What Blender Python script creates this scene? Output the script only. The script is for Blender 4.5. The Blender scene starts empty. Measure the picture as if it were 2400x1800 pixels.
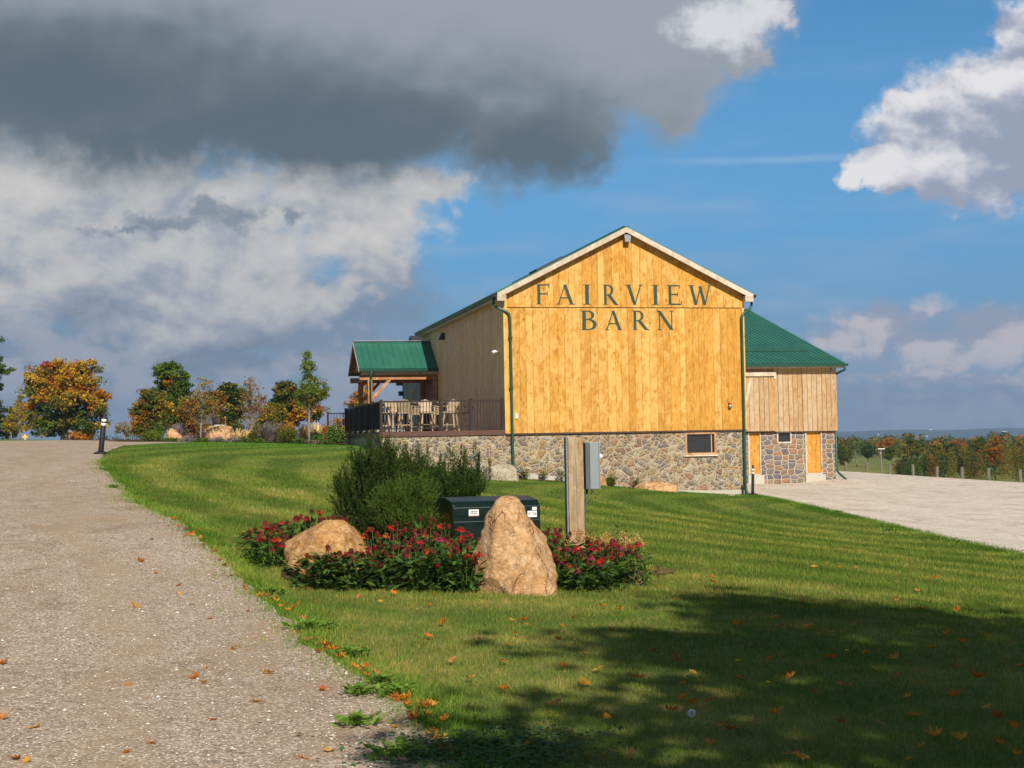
import bpy, math, random
import numpy as np
from mathutils import Matrix, Vector
random.seed(7); RNG = np.random.default_rng(11)
S = bpy.context.scene; COL = S.collection; R = math.radians
# ------------------------------------------------------------------ camera
F = 3300.0
PITCH, ROLL = R(2.17), R(1.03)
FW = np.array([0, math.cos(PITCH), math.sin(PITCH)]); UP0 = np.array([0, -math.sin(PITCH), math.cos(PITCH)]); RT0 = np.array([1., 0, 0])
RT = RT0*math.cos(ROLL) - UP0*math.sin(ROLL); UP = UP0*math.cos(ROLL) + RT0*math.sin(ROLL)
CAM = np.array([0, 0, 1.6])
cd = bpy.data.cameras.new('camera'); cam = bpy.data.objects.new('camera', cd); COL.objects.link(cam)
cd.sensor_width = 36; cd.lens = 36*F/2400; cd.clip_start = 0.05; cd.clip_end = 60000
M = Matrix(((RT[0], UP[0], -FW[0], CAM[0]), (RT[1], UP[1], -FW[1], CAM[1]), (RT[2], UP[2], -FW[2], CAM[2]), (0, 0, 0, 1)))
cam.matrix_world = M; S.camera = cam
def at(x, y, Y):
    "world point at distance Y along the view for a spot measured in the photograph (2400 x 1800)"
    d = FW*F + RT*(x-1200) + UP*(900-y); return CAM + d*(Y/d[1])
def azel(x, y):
    d = FW*F + RT*(x-1200) + UP*(900-y); d = d/np.linalg.norm(d); return math.atan2(d[0], d[1]), math.asin(d[2])
# ------------------------------------------------------------------ node helper
class NT:
    def __init__(s, nt): s.nt = nt; s.n = nt.nodes; s.l = nt.links
    def put(s, sock, v):
        if v is None: return
        if isinstance(v, bpy.types.NodeSocket): s.l.new(v, sock)
        elif isinstance(v, (tuple, list)) and len(v) == 3 and sock.type == 'RGBA': sock.default_value = (*v, 1)
        else: sock.default_value = v
    def node(s, t, ins=None, **kw):
        n = s.n.new(t)
        for k, v in kw.items(): setattr(n, k, v)
        for k, v in (ins or {}).items(): s.put(n.inputs[k], v)
        return n
    def m(s, op, a, b=None, c=None, clamp=False):
        n = s.node('ShaderNodeMath', operation=op, use_clamp=clamp); s.put(n.inputs[0], a); s.put(n.inputs[1], b); s.put(n.inputs[2], c); return n.outputs[0]
    def v(s, op, a, b=None, out=0, scale=None):
        n = s.node('ShaderNodeVectorMath', operation=op); s.put(n.inputs[0], a); s.put(n.inputs[1], b)
        if scale is not None: s.put(n.inputs['Scale'], scale)
        return n.outputs[out]
    def mix(s, f, a, b, blend='MIX'):
        n = s.node('ShaderNodeMix', data_type='RGBA', blend_type=blend); s.put(n.inputs[0], f); s.put(n.inputs[6], a); s.put(n.inputs[7], b); return n.outputs[2]
    def ramp(s, f, stops, interp='LINEAR'):
        n = s.node('ShaderNodeValToRGB'); s.put(n.inputs[0], f); n.color_ramp.interpolation = interp; e = n.color_ramp.elements
        while len(e) < len(stops): e.new(0.5)
        for i, (p, c) in enumerate(stops): e[i].position = p; e[i].color = (*c, 1) if isinstance(c, tuple) else (c, c, c, 1)
        return n.outputs[0]
    def sm(s, x, a, b, lo=0., hi=1.):
        n = s.node('ShaderNodeMapRange', interpolation_type='SMOOTHSTEP'); s.put(n.inputs[0], x); s.put(n.inputs[1], a); s.put(n.inputs[2], b); s.put(n.inputs[3], lo); s.put(n.inputs[4], hi); return n.outputs[0]
    def lin(s, x, a, b, lo=0., hi=1.):
        n = s.node('ShaderNodeMapRange'); s.put(n.inputs[0], x); s.put(n.inputs[1], a); s.put(n.inputs[2], b); s.put(n.inputs[3], lo); s.put(n.inputs[4], hi); return n.outputs[0]
    def noise(s, vec, scale, detail=4, rough=.55, dist=0., out=0, dim='3D'):
        n = s.node('ShaderNodeTexNoise', noise_dimensions=dim, ins={'Vector': vec, 'Scale': scale, 'Detail': detail, 'Roughness': rough, 'Distortion': dist}); return n.outputs[out]
    def vor(s, vec, scale, feature='F1', out=0, rnd=1., dim='3D'):
        n = s.node('ShaderNodeTexVoronoi', feature=feature, voronoi_dimensions=dim, ins={'Vector': vec, 'Scale': scale, 'Randomness': rnd}); return n.outputs[out]
    def comb(s, x, y, z):
        n = s.node('ShaderNodeCombineXYZ'); s.put(n.inputs[0], x); s.put(n.inputs[1], y); s.put(n.inputs[2], z); return n.outputs[0]
    def sep(s, v):
        n = s.node('ShaderNodeSeparateXYZ'); s.put(n.inputs[0], v); return n.outputs
    def wn(s, v, out=0, dim='3D'):
        n = s.node('ShaderNodeTexWhiteNoise', noise_dimensions=dim)
        s.put(n.inputs['W' if dim == '1D' else 'Vector'], v); return n.outputs[out]
# ------------------------------------------------------------------ sun, sky, exposure
SUN_EL, SUN_AZ = R(37), R(180-15)     # azimuth measured from +Y towards +X (sun stands behind the camera, a little to the right)
sd = np.array([math.sin(SUN_AZ)*math.cos(SUN_EL), math.cos(SUN_AZ)*math.cos(SUN_EL), math.sin(SUN_EL)])
sl = bpy.data.lights.new('sun', 'SUN'); sl.energy = 4.8; sl.angle = R(.53); sl.color = (1, .93, .82)
so = bpy.data.objects.new('sun', sl); COL.objects.link(so)
so.rotation_euler = Vector(-sd).to_track_quat('-Z', 'Y').to_euler()
S.view_settings.view_transform = 'Standard'; S.view_settings.look = 'None'; S.view_settings.exposure = .22; S.view_settings.gamma = 1
W = bpy.data.worlds.new('World'); S.world = W; W.use_nodes = True
def build_world():
    w = NT(W.node_tree); w.n.clear()
    sky = w.node('ShaderNodeTexSky', sky_type='NISHITA', sun_disc=False, sun_elevation=SUN_EL, sun_rotation=SUN_AZ, altitude=300, air_density=1.0, dust_density=.6, ozone_density=2.2)
    tc = w.node('ShaderNodeTexCoord').outputs['Generated']
    d = w.v('NORMALIZE', tc); x, y, z = w.sep(d)
    az = w.m('ARCTAN2', x, y); el = w.m('ARCSINE', z)
    p = w.comb(az, el, 0.)
    base = w.v('SCALE', sky.outputs[0], scale=.1)
    base = w.mix(1., base, (.38, .82, 1.02), 'MULTIPLY')
    base = w.mix(w.sm(el, .02, .32, .92, .15), base, w.mix(w.sm(el, 0., .14), (.185, .255, .36), (.105, .300, .570)))
    # turbulence shared by all clouds
    wv = w.noise(p, 5.0, 3, .5, out=1); pw = w.v('ADD', p, w.v('SCALE', w.v('SUBTRACT', wv, (.5, .5, .5)), scale=.045))
    n1 = w.noise(w.v('MULTIPLY', pw, (1, 1.35, 1)), 14., 8, .56)
    n1u = w.noise(w.v('MULTIPLY', w.v('ADD', pw, (-.006, .014, 0)), (1, 1.35, 1)), 14., 8, .56)
    n0 = w.noise(w.v('MULTIPLY', p, (1, 1.8, 1)), 5., 3, .5)
    rel = w.m('SUBTRACT', n1, n1u)
    wv2 = w.noise(p, 20., 5, .6, out=1); pd = w.v('ADD', p, w.v('MULTIPLY', w.v('SUBTRACT', wv2, (.5, .5, .5)), (.085, .06, 0)))
    wv3 = w.noise(p, 45., 5, .65, out=1); pf = w.v('ADD', p, w.v('MULTIPLY', w.v('SUBTRACT', wv3, (.5, .5, .5)), (.07, .045, 0)))
    def blobs(lst, pp):
        acc = None
        for (bx, by, rx, ry) in lst:
            a, e = azel(bx, by)
            q = w.v('MULTIPLY', w.v('SUBTRACT', pp, (a, e, 0)), (F/rx, F/ry, 0))
            f = w.m('SUBTRACT', 1., w.v('LENGTH', q, out=1)); acc = f if acc is None else w.m('SMOOTH_MAX', acc, f, .18)
        return acc
    def cover(lst, amp, lo, hi, pp=p):
        b = blobs(lst, pp); return w.sm(w.m('ADD', b, w.m('MULTIPLY', w.m('SUBTRACT', n1, .5), amp)), lo, hi)
    c = base
    # thin veil and a trail low in the blue
    veil = w.m('MULTIPLY', w.sm(w.noise(w.v('MULTIPLY', p, (1, 5, 1)), 7., 5, .6), .42, .78), .34)
    c = w.mix(w.m('MULTIPLY', veil, w.sm(el, .34, .12)), c, (.40, .47, .62))
    a0, e0 = azel(1480, 378); a1, e1 = azel(2000, 368)
    tr = w.m('SUBTRACT', w.m('ADD', el, w.m('MULTIPLY', w.m('SUBTRACT', w.noise(w.comb(az, 0., 0.), 9., 3, .5), .5), .006)), w.lin(az, a0, a1, e0, e1))
    trm = w.m('MULTIPLY', w.sm(w.m('ABSOLUTE', tr), .0045, .0), w.m('MULTIPLY', w.sm(az, a0-.02, a0+.10), w.sm(az, a1+.03, a1-.02)))
    c = w.mix(w.m('MULTIPLY', trm, w.lin(w.noise(w.v('MULTIPLY', p, (1, 6, 1)), 16., 4, .6), .3, .7, .1, .42)), c, (.45, .56, .75))
    # grey blue bank low over the left and along the horizon
    lo = cover([(260, 860, 700, 260), (760, 760, 420, 220), (-400, 800, 700, 330), (2300, 960, 700, 70), (1300, 960, 900, 90)], 1.8, .02, .60)
    lc = w.mix(w.sm(w.m('ADD', w.m('MULTIPLY', rel, 2.2), n0), .42, .66), (.185, .245, .325), (.36, .36, .405))
    c = w.mix(w.m('MULTIPLY', lo, .85), c, lc)
    # pale cumulus behind the dark cloud
    cu = cover([(330, 520, 560, 250), (800, 470, 290, 160), (-150, 480, 400, 300), (985, 425, 150, 70), (560, 700, 400, 90), (880, 632, 110, 45), (120, 690, 420, 110), (480, 790, 170, 50), (520, 845, 300, 40), (300, 600, 700, 260)], 1.6, .02, .42, pd)
    t = w.m('ADD', w.m('MULTIPLY', rel, 1.5), w.m('ADD', w.m('MULTIPLY', n0, .55), w.m('MULTIPLY', w.sm(el, .045, .16), .42)))
    cc = w.ramp(t, [(.18, (.165, .215, .29)), (.42, (.33, .355, .41)), (.62, (.53, .515, .50)), (.92, (.70, .655, .60))])
    c = w.mix(w.m('MULTIPLY', cu, .95), c, cc)
    # the row of small dark rags in front of it
    rag = cover([(400, 522, 150, 34), (480, 496, 60, 46), (560, 512, 80, 40), (690, 512, 50, 34), (300, 545, 90, 20)], 1.4, -.05, .75, pf)
    c = w.mix(w.m('MULTIPLY', rag, .8), c, (.175, .22, .29))
    # bright cumulus at right
    rc = [(2400, 260, 300, 190), (2230, 330, 200, 130), (2090, 405, 120, 55), (2330, 400, 250, 90), (2480, 110, 170, 120), (2130, 270, 70, 60)]
    cr = cover(rc, 1.2, -.02, .30, pd)
    core = cover([(2480, 300, 320, 140), (2350, 450, 260, 80)], .8, .0, .75)
    ccr = w.mix(w.sm(w.m('ADD', w.m('MULTIPLY', rel, 1.8), w.m('MULTIPLY', core, -.35)), -.28, .16), (.31, .35, .46), (.80, .78, .79))
    c = w.mix(cr, c, ccr)
    cr2 = cover([(2060, 770, 210, 95), (1960, 800, 120, 60), (2340, 765, 190, 85), (2190, 800, 170, 70), (2250, 880, 260, 30), (2080, 735, 70, 36), (2270, 735, 60, 30), ], 1.4, .02, .6, pd)
    c = w.mix(w.m('MULTIPLY', cr2, .95), c, w.mix(w.sm(rel, -.06, .07), (.29, .33, .43), (.56, .51, .53)))
    # the dark cloud overhead: soft, wide, with bright edge at its right
    soft = w.noise(w.v('MULTIPLY', p, (1, 1.3, 1)), 9., 4, .5)
    da = blobs([(250, 110, 720, 290), (780, 150, 560, 285), (1255, 265, 250, 205), (1420, 60, 400, 260), (-300, -50, 900, 330), (900, -250, 1400, 400), (1600, 190, 110, 110)], w.v('ADD', w.v('SCALE', w.v('SUBTRACT', pd, p), scale=1.15), p))
    dv = w.m('ADD', da, w.m('ADD', w.m('MULTIPLY', w.m('SUBTRACT', soft, .5), .42), w.m('MULTIPLY', w.m('SUBTRACT', n1, .5), .28)))
    dm = w.m('MULTIPLY', w.sm(dv, -.12, .34), 1.)
    ds = blobs([(650, 330, 900, 230), (1270, 370, 300, 150), (150, 210, 700, 200)], p)
    dk = w.sm(w.m('ADD', w.m('MULTIPLY', ds, 1.1), w.m('ADD', w.m('MULTIPLY', w.m('SUBTRACT', soft, .5), .9), w.m('MULTIPLY', rel, .8))), -.45, .85)
    dcol = w.ramp(dk, [(0., (.325, .350, .395)), (.35, (.245, .280, .315)), (.7, (.150, .188, .215)), (1., (.098, .135, .162))])
    edge = cover([(1790, 25, 120, 80), (1700, 60, 150, 70)], 2.0, -.1, .9, pf)
    dcol = w.mix(edge, dcol, (.70, .70, .74))
    e2 = cover([(1790, 25, 120, 80), (1730, 120, 90, 60)], 1.8, -.02, .55, pf)
    c = w.mix(w.m('MAXIMUM', dm, e2), c, dcol)
    # unseen sky overhead and behind, darkened to lower the ambient light
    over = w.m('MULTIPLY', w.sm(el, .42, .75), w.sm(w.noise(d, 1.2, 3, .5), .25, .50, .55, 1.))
    c = w.mix(over, c, w.mix(w.sm(x, -.15, -.65), (.085, .115, .150), (.50, .50, .50)))  # bright unseen cloud added at upper left to light the side wall
    c = w.mix(w.m('MULTIPLY', w.sm(y, .1, -.3), .6), c, (.09, .13, .19))
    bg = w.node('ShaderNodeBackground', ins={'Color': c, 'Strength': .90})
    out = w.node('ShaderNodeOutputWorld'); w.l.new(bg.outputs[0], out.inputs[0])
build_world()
try: W.cycles.sampling_method = 'MANUAL'; W.cycles.sample_map_resolution = 512
except Exception: pass
# ------------------------------------------------------------------ generic builders
def tag(o, label=None, cat=None, group=None, kind=None):
    if label: o['label'] = label
    if cat: o['category'] = cat
    if group: o['group'] = group
    if kind: o['kind'] = kind
    return o
def thing(name, loc, rz, label, cat, group=None):
    o = bpy.data.objects.new(name, None); COL.objects.link(o); o.location = loc; o.rotation_euler = (0, 0, rz); o.empty_display_size = .2
    return tag(o, label, cat, group)
def mesh_np(name, V, Fq, mat, parent=None, col=None, smooth=False, mi=None):
    "V (n,3) ; Fq (m,k) faces of k corners, or a list of lists"
    me = bpy.data.meshes.new(name)
    V = np.asarray(V, dtype=np.float32)
    if isinstance(Fq, np.ndarray):
        k = Fq.shape[1]; m = len(Fq); loops = Fq.ravel().astype(np.int32); st = np.arange(0, m*k, k, dtype=np.int32); tot = np.full(m, k, dtype=np.int32)
    else:
        tot = np.array([len(f) for f in Fq], dtype=np.int32); m = len(tot); loops = np.array([i for f in Fq for i in f], dtype=np.int32); st = np.concatenate([[0], np.cumsum(tot)[:-1]]).astype(np.int32)
    me.vertices.add(len(V)); me.vertices.foreach_set('co', V.ravel()); me.loops.add(len(loops)); me.loops.foreach_set('vertex_index', loops)
    me.polygons.add(m); me.polygons.foreach_set('loop_start', st); me.polygons.foreach_set('loop_total', tot)
    me.polygons.foreach_set('use_smooth', np.full(m, bool(smooth)))
    for mm in (mat if isinstance(mat, (list, tuple)) else [mat]): me.materials.append(mm)
    if mi is not None: me.polygons.foreach_set('material_index', np.asarray(mi, dtype=np.int32))
    if col is not None:                      # colour per face, as leaf / board / blade variety
        a = me.color_attributes.new('Col', 'FLOAT_COLOR', 'CORNER'); c = np.ones((len(loops), 4), dtype=np.float32); c[:, :3] = np.repeat(np.asarray(col, dtype=np.float32), tot, axis=0); a.data.foreach_set('color', c.ravel())
    me.update(calc_edges=True); me.validate()
    o = bpy.data.objects.new(name, me); COL.objects.link(o)
    if parent is not None: o.parent = parent
    return o
class MB:
    def __init__(s): s.V = []; s.F = []; s.C = []; s.MI = []; s.mi = 0; s.c = (1, 1, 1)
    def add(s, V, Fs):
        b = len(s.V); s.V += [tuple(v) for v in V]
        for f in Fs: s.F.append([b+i for i in f]); s.C.append(s.c); s.MI.append(s.mi)
        return s
    def box(s, a, b):
        x0, y0, z0 = a; x1, y1, z1 = b
        if x0 > x1: x0, x1 = x1, x0
        if y0 > y1: y0, y1 = y1, y0
        if z0 > z1: z0, z1 = z1, z0
        return s.add([(x0,y0,z0),(x1,y0,z0),(x1,y1,z0),(x0,y1,z0),(x0,y0,z1),(x1,y0,z1),(x1,y1,z1),(x0,y1,z1)], [(3,2,1,0),(4,5,6,7),(0,1,5,4),(1,2,6,5),(2,3,7,6),(3,0,4,7)])
    def beam(s, p, q, w, h, up=(0, 0, 1)):
        "box from p to q, w wide (sideways) and h high"
        p = np.array(p, float); q = np.array(q, float); d = q-p; d /= np.linalg.norm(d); u = np.array(up, float)
        sd_ = np.cross(d, u); sd_ /= np.linalg.norm(sd_); u = np.cross(sd_, d); a = sd_*w/2; b = u*h/2
        return s.add([p-a-b, p+a-b, p+a+b, p-a+b, q-a-b, q+a-b, q+a+b, q-a+b], [(0,1,2,3),(7,6,5,4),(1,0,4,5),(2,1,5,6),(3,2,6,7),(0,3,7,4)])
    def prism(s, poly, off):
        "planar 3-D polygon pushed along off"
        n = len(poly); P = [np.array(p, float) for p in poly]; Q = [p+np.array(off, float) for p in P]
        return s.add(P+Q, [list(range(n))[::-1], list(range(n, 2*n))]+[(i, (i+1) % n, n+(i+1) % n, n+i) for i in range(n)])
    def tube(s, path, rad, n=8, cap=True):
        path = [np.array(p, float) for p in path]; V = []; k = len(path); pu = None
        for i, p in enumerate(path):
            d = path[min(i+1, k-1)]-path[max(i-1, 0)]; d /= (np.linalg.norm(d)+1e-9)
            if pu is None: pu = np.array([0, 0, 1.]) if abs(d[2]) < .9 else np.array([1., 0, 0])
            a = np.cross(d, pu); a /= np.linalg.norm(a)+1e-9; b = np.cross(a, d); pu = b
            r = rad[i] if hasattr(rad, '__len__') else rad
            for j in range(n):
                t = 2*math.pi*j/n; V.append(p+a*r*math.cos(t)+b*r*math.sin(t))
        Fs = [(i*n+j, i*n+(j+1) % n, (i+1)*n+(j+1) % n, (i+1)*n+j) for i in range(k-1) for j in range(n)]
        if cap: Fs += [list(range(n))[::-1], list(range((k-1)*n, k*n))]
        return s.add(V, Fs)
    def lathe(s, prof, c=(0, 0, 0), n=20):
        V = []; 
        for r, z in prof:
            for j in range(n): t = 2*math.pi*j/n; V.append((c[0]+r*math.cos(t), c[1]+r*math.sin(t), c[2]+z))
        k = len(prof); Fs = [(i*n+j, i*n+(j+1) % n, (i+1)*n+(j+1) % n, (i+1)*n+j) for i in range(k-1) for j in range(n)]
        return s.add(V, Fs+[list(range(n))[::-1], list(range((k-1)*n, k*n))])
    def build(s, name, mat, parent=None, smooth=False):
        return mesh_np(name, np.array(s.V), s.F, mat, parent, col=s.C, smooth=smooth, mi=s.MI)
def bevel(o, w=.004, seg=2):
    m = o.modifiers.new('bevel', 'BEVEL'); m.width = w; m.segments = seg; m.limit_method = 'ANGLE'; return o
# numpy value noise
def _h(i, j, k): 
    n = (i*374761393 + j*668265263 + k*2147483647 + 1013904223) & 0xffffffff; n = ((n ^ (n >> 13))*1274126177) & 0xffffffff; return ((n ^ (n >> 16)) & 0xffff)/65535.
def vnoise(P):
    P = np.asarray(P, float); I = np.floor(P).astype(np.int64); f = P-I; f = f*f*(3-2*f); r = 0
    for a in (0, 1):
        for b in (0, 1):
            for c in (0, 1):
                r = r + _h(I[..., 0]+a, I[..., 1]+b, I[..., 2]+c)*(f[..., 0] if a else 1-f[..., 0])*(f[..., 1] if b else 1-f[..., 1])*(f[..., 2] if c else 1-f[..., 2])
    return r
def fbm(P, o=4):
    P = np.asarray(P, float); r = 0; a = .5; t = 0
    for k in range(o): r = r + a*vnoise(P*2**k+17.3*k); t += a; a *= .5
    return r/t
# ------------------------------------------------------------------ terrain height (one smooth surface through surveyed spots)
PHI = R(12.7); E1 = np.array([math.cos(PHI), math.sin(PHI), 0]); E2 = np.array([-math.sin(PHI), math.cos(PHI), 0]); EZ = np.array([0, 0, 1.])
O = at(1186, 1016, 50)
def Lw(u, v, z=0.): return O + E1*u + E2*v + EZ*z
def onwall(x, y, v=0., ):
    "barn coordinates (u, v, z) of a photographed spot on the wall plane v"
    d = FW*F + RT*(x-1200) + UP*(900-y); t = (v-(CAM-O)@E2)/(d@E2); P = CAM+d*t-O; return float(P@E1), float(P@E2), float(P[2])
def bz(u, v, z): p = Lw(u, v); return (p[0], p[1], O[2]+z)
CP = [(0,0,0),(-5,0,.08),(5,0,-.08),(0,-12,0),(-20,-12,.1),(20,-12,-.5),(0,7,0),(3,7,-.03),(0,14.5,.03),(-2.2,14.5,.06),(3,14,-.10),(6,14,-.35),(-2.9,13,.09),(-5,10,.1),(-10,10,.3),(-20,10,.5),
 (-5.1,21,.48),(-7.5,27,.74),(-10,34,1.16),(-12,34,1.18),(-11.76,40,1.32),(-20,40,1.35),(-16.4,60,1.72),(-21.9,60,1.80),(-30,60,1.84),(-15.3,58,1.68),(-7.3,60,1.48),(-11,59,1.6),(-34,92,2.1),(-24,92,1.75),(-14,92,1.45),(-8,80,1.42),
 (0,24,.06),(0,35,.06),(3,30,-.2),(5.5,30,-.5),(5,22,-.35),(5,42,-.38),(-4,40,.72),(-6,48,1.15),(9.1,15,-.6),(9.1,20,-.72),(9.15,26,-.74),(9.15,41,-.74),(9.1,30,-.74),(12,15,-.7),(12,26,-.74),(16,26,-.74),(16,40,-.74),(12,50,-.74),(16,60,-.74),(21.7,60,-.74),(14,72,-.72),(18.8,82,-.72),(22,40,-.76),(20,20,-.74),(12,64,-.74),(8,60,-.72),
 (40,60,-2.0),(40,100,-3.4),(30,110,-3.1),(10,100,-.9),(55,180,-4.4),(90,180,-4.6),(60,260,-4.4),(100,300,-4.5),(130,400,-5),(0,180,-2),(-40,180,1.0),(-80,130,2.0),(-90,60,2.0),(-80,0,1.2),(60,0,-1.5),(80,30,-3),(0,-80,-1),(-100,-100,0),(120,-80,-3),
 (0,500,-8),(-200,500,-6),(250,600,-9),(500,1500,-25),(0,1500,-20),(-500,1500,-15),(1500,3000,-40),(0,3000,-38),(-1500,3000,-30),(-600,0,-4),(-1500,200,-20),(900,0,-20),(0,-900,-10),(9000,9000,-70),(-9000,9000,-60),(0,9000,-70),(9000,-9000,-60),(-9000,-9000,-50),(-9000,0,-50),(9000,0,-60),(0,-9000,-50)]
for u, v, z in ((.34,0,-1.61),(8.95,0,-2.41),(5.41,0,-2.13),(2.5,0,-1.8),(-1,0,-1.56),(-4.5,0,-.62),(-3,0,-1.05),(-4.5,5,-.42),(-4.6,10,-.34),(-5,16,-.25),(17.5,10,-2.30),(13.2,10,-2.4),(9.2,6,-2.42),(4,8,-2.0),(0,10,-.6),(-7,12,-.2)):
    p = Lw(u, v); CP.append((p[0], p[1], O[2]+z))
CP = np.array(CP, float)
def _w(a): return np.arcsinh(a/25.)
_cx = np.stack([_w(CP[:, 0]), _w(CP[:, 1])], 1)
def _phi(r): return r**1.6
def _solve():
    n = len(CP); d = np.linalg.norm(_cx[:, None]-_cx[None], axis=2); A = np.zeros((n+3, n+3)); A[:n, :n] = -_phi(d) + np.eye(n)*2e-4; A[:n, n] = 1; A[:n, n+1:] = _cx; A[n, :n] = 1; A[n+1:, :n] = _cx.T
    return np.linalg.solve(A, np.concatenate([CP[:, 2], np.zeros(3)]))
_rb = _solve()
def gz(X, Y):
    X = np.atleast_1d(np.asarray(X, float)); Y = np.atleast_1d(np.asarray(Y, float)); sh = X.shape; q = np.stack([_w(X.ravel()), _w(Y.ravel())], 1); out = np.empty(len(q)); n = len(CP)
    for s0 in range(0, len(q), 20000):
        c = q[s0:s0+20000]; d = np.sqrt(((c[:, None]-_cx[None])**2).sum(2)); out[s0:s0+20000] = -_phi(d)@_rb[:n]+_rb[n]+c@_rb[n+1:]
    return out.reshape(sh)
def gz1(X, Y): return float(gz([X], [Y])[0])
def G(x, y, dmax=120):
    "where the sight line of a photographed spot meets the ground"
    D = np.concatenate([np.arange(4, 30, .05), np.arange(30, dmax, .2)]); d = FW*F + RT*(x-1200) + UP*(900-y); P = CAM[None]+d[None]*(D/d[1])[:, None]
    g = gz(P[:, 0], P[:, 1]); k = np.argmax(P[:, 2] <= g)
    if P[k, 2] > g[k]: k = len(D)-1
    return np.array([P[k, 0], P[k, 1], g[k]])
# ------------------------------------------------------------------ materials
MAT = {}
def mat(name, fn, **kw):
    m = bpy.data.materials.new(name); m.use_nodes = True; t = NT(m.node_tree); t.n.clear()
    out = t.node('ShaderNodeOutputMaterial'); sh = fn(t); t.l.new(sh, out.inputs[0]); MAT[name] = m; return m
def prin(t, color, rough=.7, normal=None, spec=.4, **kw):
    n = t.node('ShaderNodeBsdfPrincipled', ins={'Base Color': color, 'Roughness': rough, 'Specular IOR Level': spec})
    for k, v in kw.items(): t.put(n.inputs[k.replace('_', ' ')], v)
    if normal is not None: t.l.new(normal, n.inputs['Normal'])
    return n.outputs[0]
def bump(t, h, strength=.5, dist=.02): return t.node('ShaderNodeBump', ins={'Height': h, 'Strength': strength, 'Distance': dist}).outputs[0]
def pos(t): return t.node('ShaderNodeNewGeometry').outputs['Position']
def obc(t): return t.node('ShaderNodeTexCoord').outputs['Object']
def att(t, n='Col'): return t.node('ShaderNodeAttribute', attribute_name=n).outputs['Color']
def plain(name, c, rough=.6, var=.15, sc=6., spec=.4, bs=0., **kw):
    def f(t):
        p = obc(t); n = t.noise(p, sc, 5, .6); n2 = t.noise(p, sc*7, 3, .6)
        k = t.lin(t.m('ADD', t.m('MULTIPLY', n, .7), t.m('MULTIPLY', n2, .3)), .3, .7, 1-var, 1+var)
        col = t.v('SCALE', c, scale=k)
        return prin(t, col, t.lin(n, .3, .7, rough-.07, min(1, rough+.1)), bump(t, n2, bs, .01) if bs else None, spec, **kw)
    return mat(name, f)
def grass_tint(t, p):
    x, y, z = t.sep(p)
    r = t.v('LENGTH', t.v('SUBTRACT', t.comb(x, y, 0.), (20, 40, 0)), out=1)
    wob = t.noise(p, .22, 2, .5)
    s = t.m('SINE', t.m('MULTIPLY', t.m('ADD', r, t.m('MULTIPLY', wob, 1.6)), 3.3))
    s = t.sm(s, -.6, .6)
    dry = t.noise(p, .35, 5, .62); dry2 = t.noise(p, 2.2, 4, .6)
    k = t.sm(t.m('ADD', t.m('MULTIPLY', dry, .62), t.m('MULTIPLY', dry2, .38)), .41, .66)
    lush = t.sm(y, 44, 56)
    k = t.m('MULTIPLY', k, t.lin(lush, 0, 1, 1, .35))
    c = t.mix(k, (.095, .124, .024), (.220, .187, .056))
    c = t.mix(t.m('MULTIPLY', t.sm(y, 20, 50), .55), c, (.115, .140, .024))
    c = t.mix(t.m('MULTIPLY', lush, .6), c, (.080, .170, .024))
    amp = t.sm(y, 8, 20, .22, .78)
    c = t.mix(t.m('MULTIPLY', s, amp), c, t.v('MULTIPLY', c, (.52, .66, .55)))
    return c
def f_lawn(t):
    p = pos(t); x, y, z = t.sep(p); c = grass_tint(t, p)
    fine = t.noise(p, 38., 4, .7); mid = t.noise(p, 9., 4, .65)
    c = t.v('SCALE', c, scale=t.lin(fine, .3, .7, .85, 1.75))
    c = t.mix(t.sm(mid, .55, .75, 0., .35), c, (.25, .22, .08))
    # far meadow is yellower
    far = t.m('MAXIMUM', t.sm(x, 22, 34), t.sm(y, 95, 130)); mz = t.noise(p, .03, 4, .6)
    meadow = t.mix(t.sm(mz, .4, .6), (.20, .19, .045), (.13, .165, .04))
    meadow = t.mix(t.sm(y, 330, 460), meadow, (.045, .07, .02))
    c = t.mix(far, c, meadow)
    return prin(t, c, .85, bump(t, t.m('ADD', fine, mid), .55, .03), .15)
mat('lawn', f_lawn)
def f_blade(t):
    p = pos(t); c = t.mix(1., grass_tint(t, p), att(t), 'MULTIPLY'); c = t.v('SCALE', c, scale=2.1)
    d = t.node('ShaderNodeBsdfDiffuse', ins={'Color': c}).outputs[0]; tr = t.node('ShaderNodeBsdfTranslucent', ins={'Color': t.v('MULTIPLY', c, (1.1, 1.1, .6))}).outputs[0]
    return t.node('ShaderNodeMixShader', ins={0: .3, 1: d, 2: tr}).outputs[0]
mat('grass_blade', f_blade)
def f_leaf(t):
    p = pos(t); c = att(t); n = t.noise(p, 30., 2, .6); c = t.v('SCALE', c, scale=t.lin(n, .3, .7, .75, 1.25))
    c = t.v('SCALE', c, scale=1.12); d = prin(t, c, .7, None, .12); tr = t.node('ShaderNodeBsdfTranslucent', ins={'Color': t.v('MULTIPLY', c, (1.3, 1.25, .6))}).outputs[0]
    return t.node('ShaderNodeMixShader', ins={0: .3, 1: d, 2: tr}).outputs[0]
mat('leaf', f_leaf)
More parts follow.
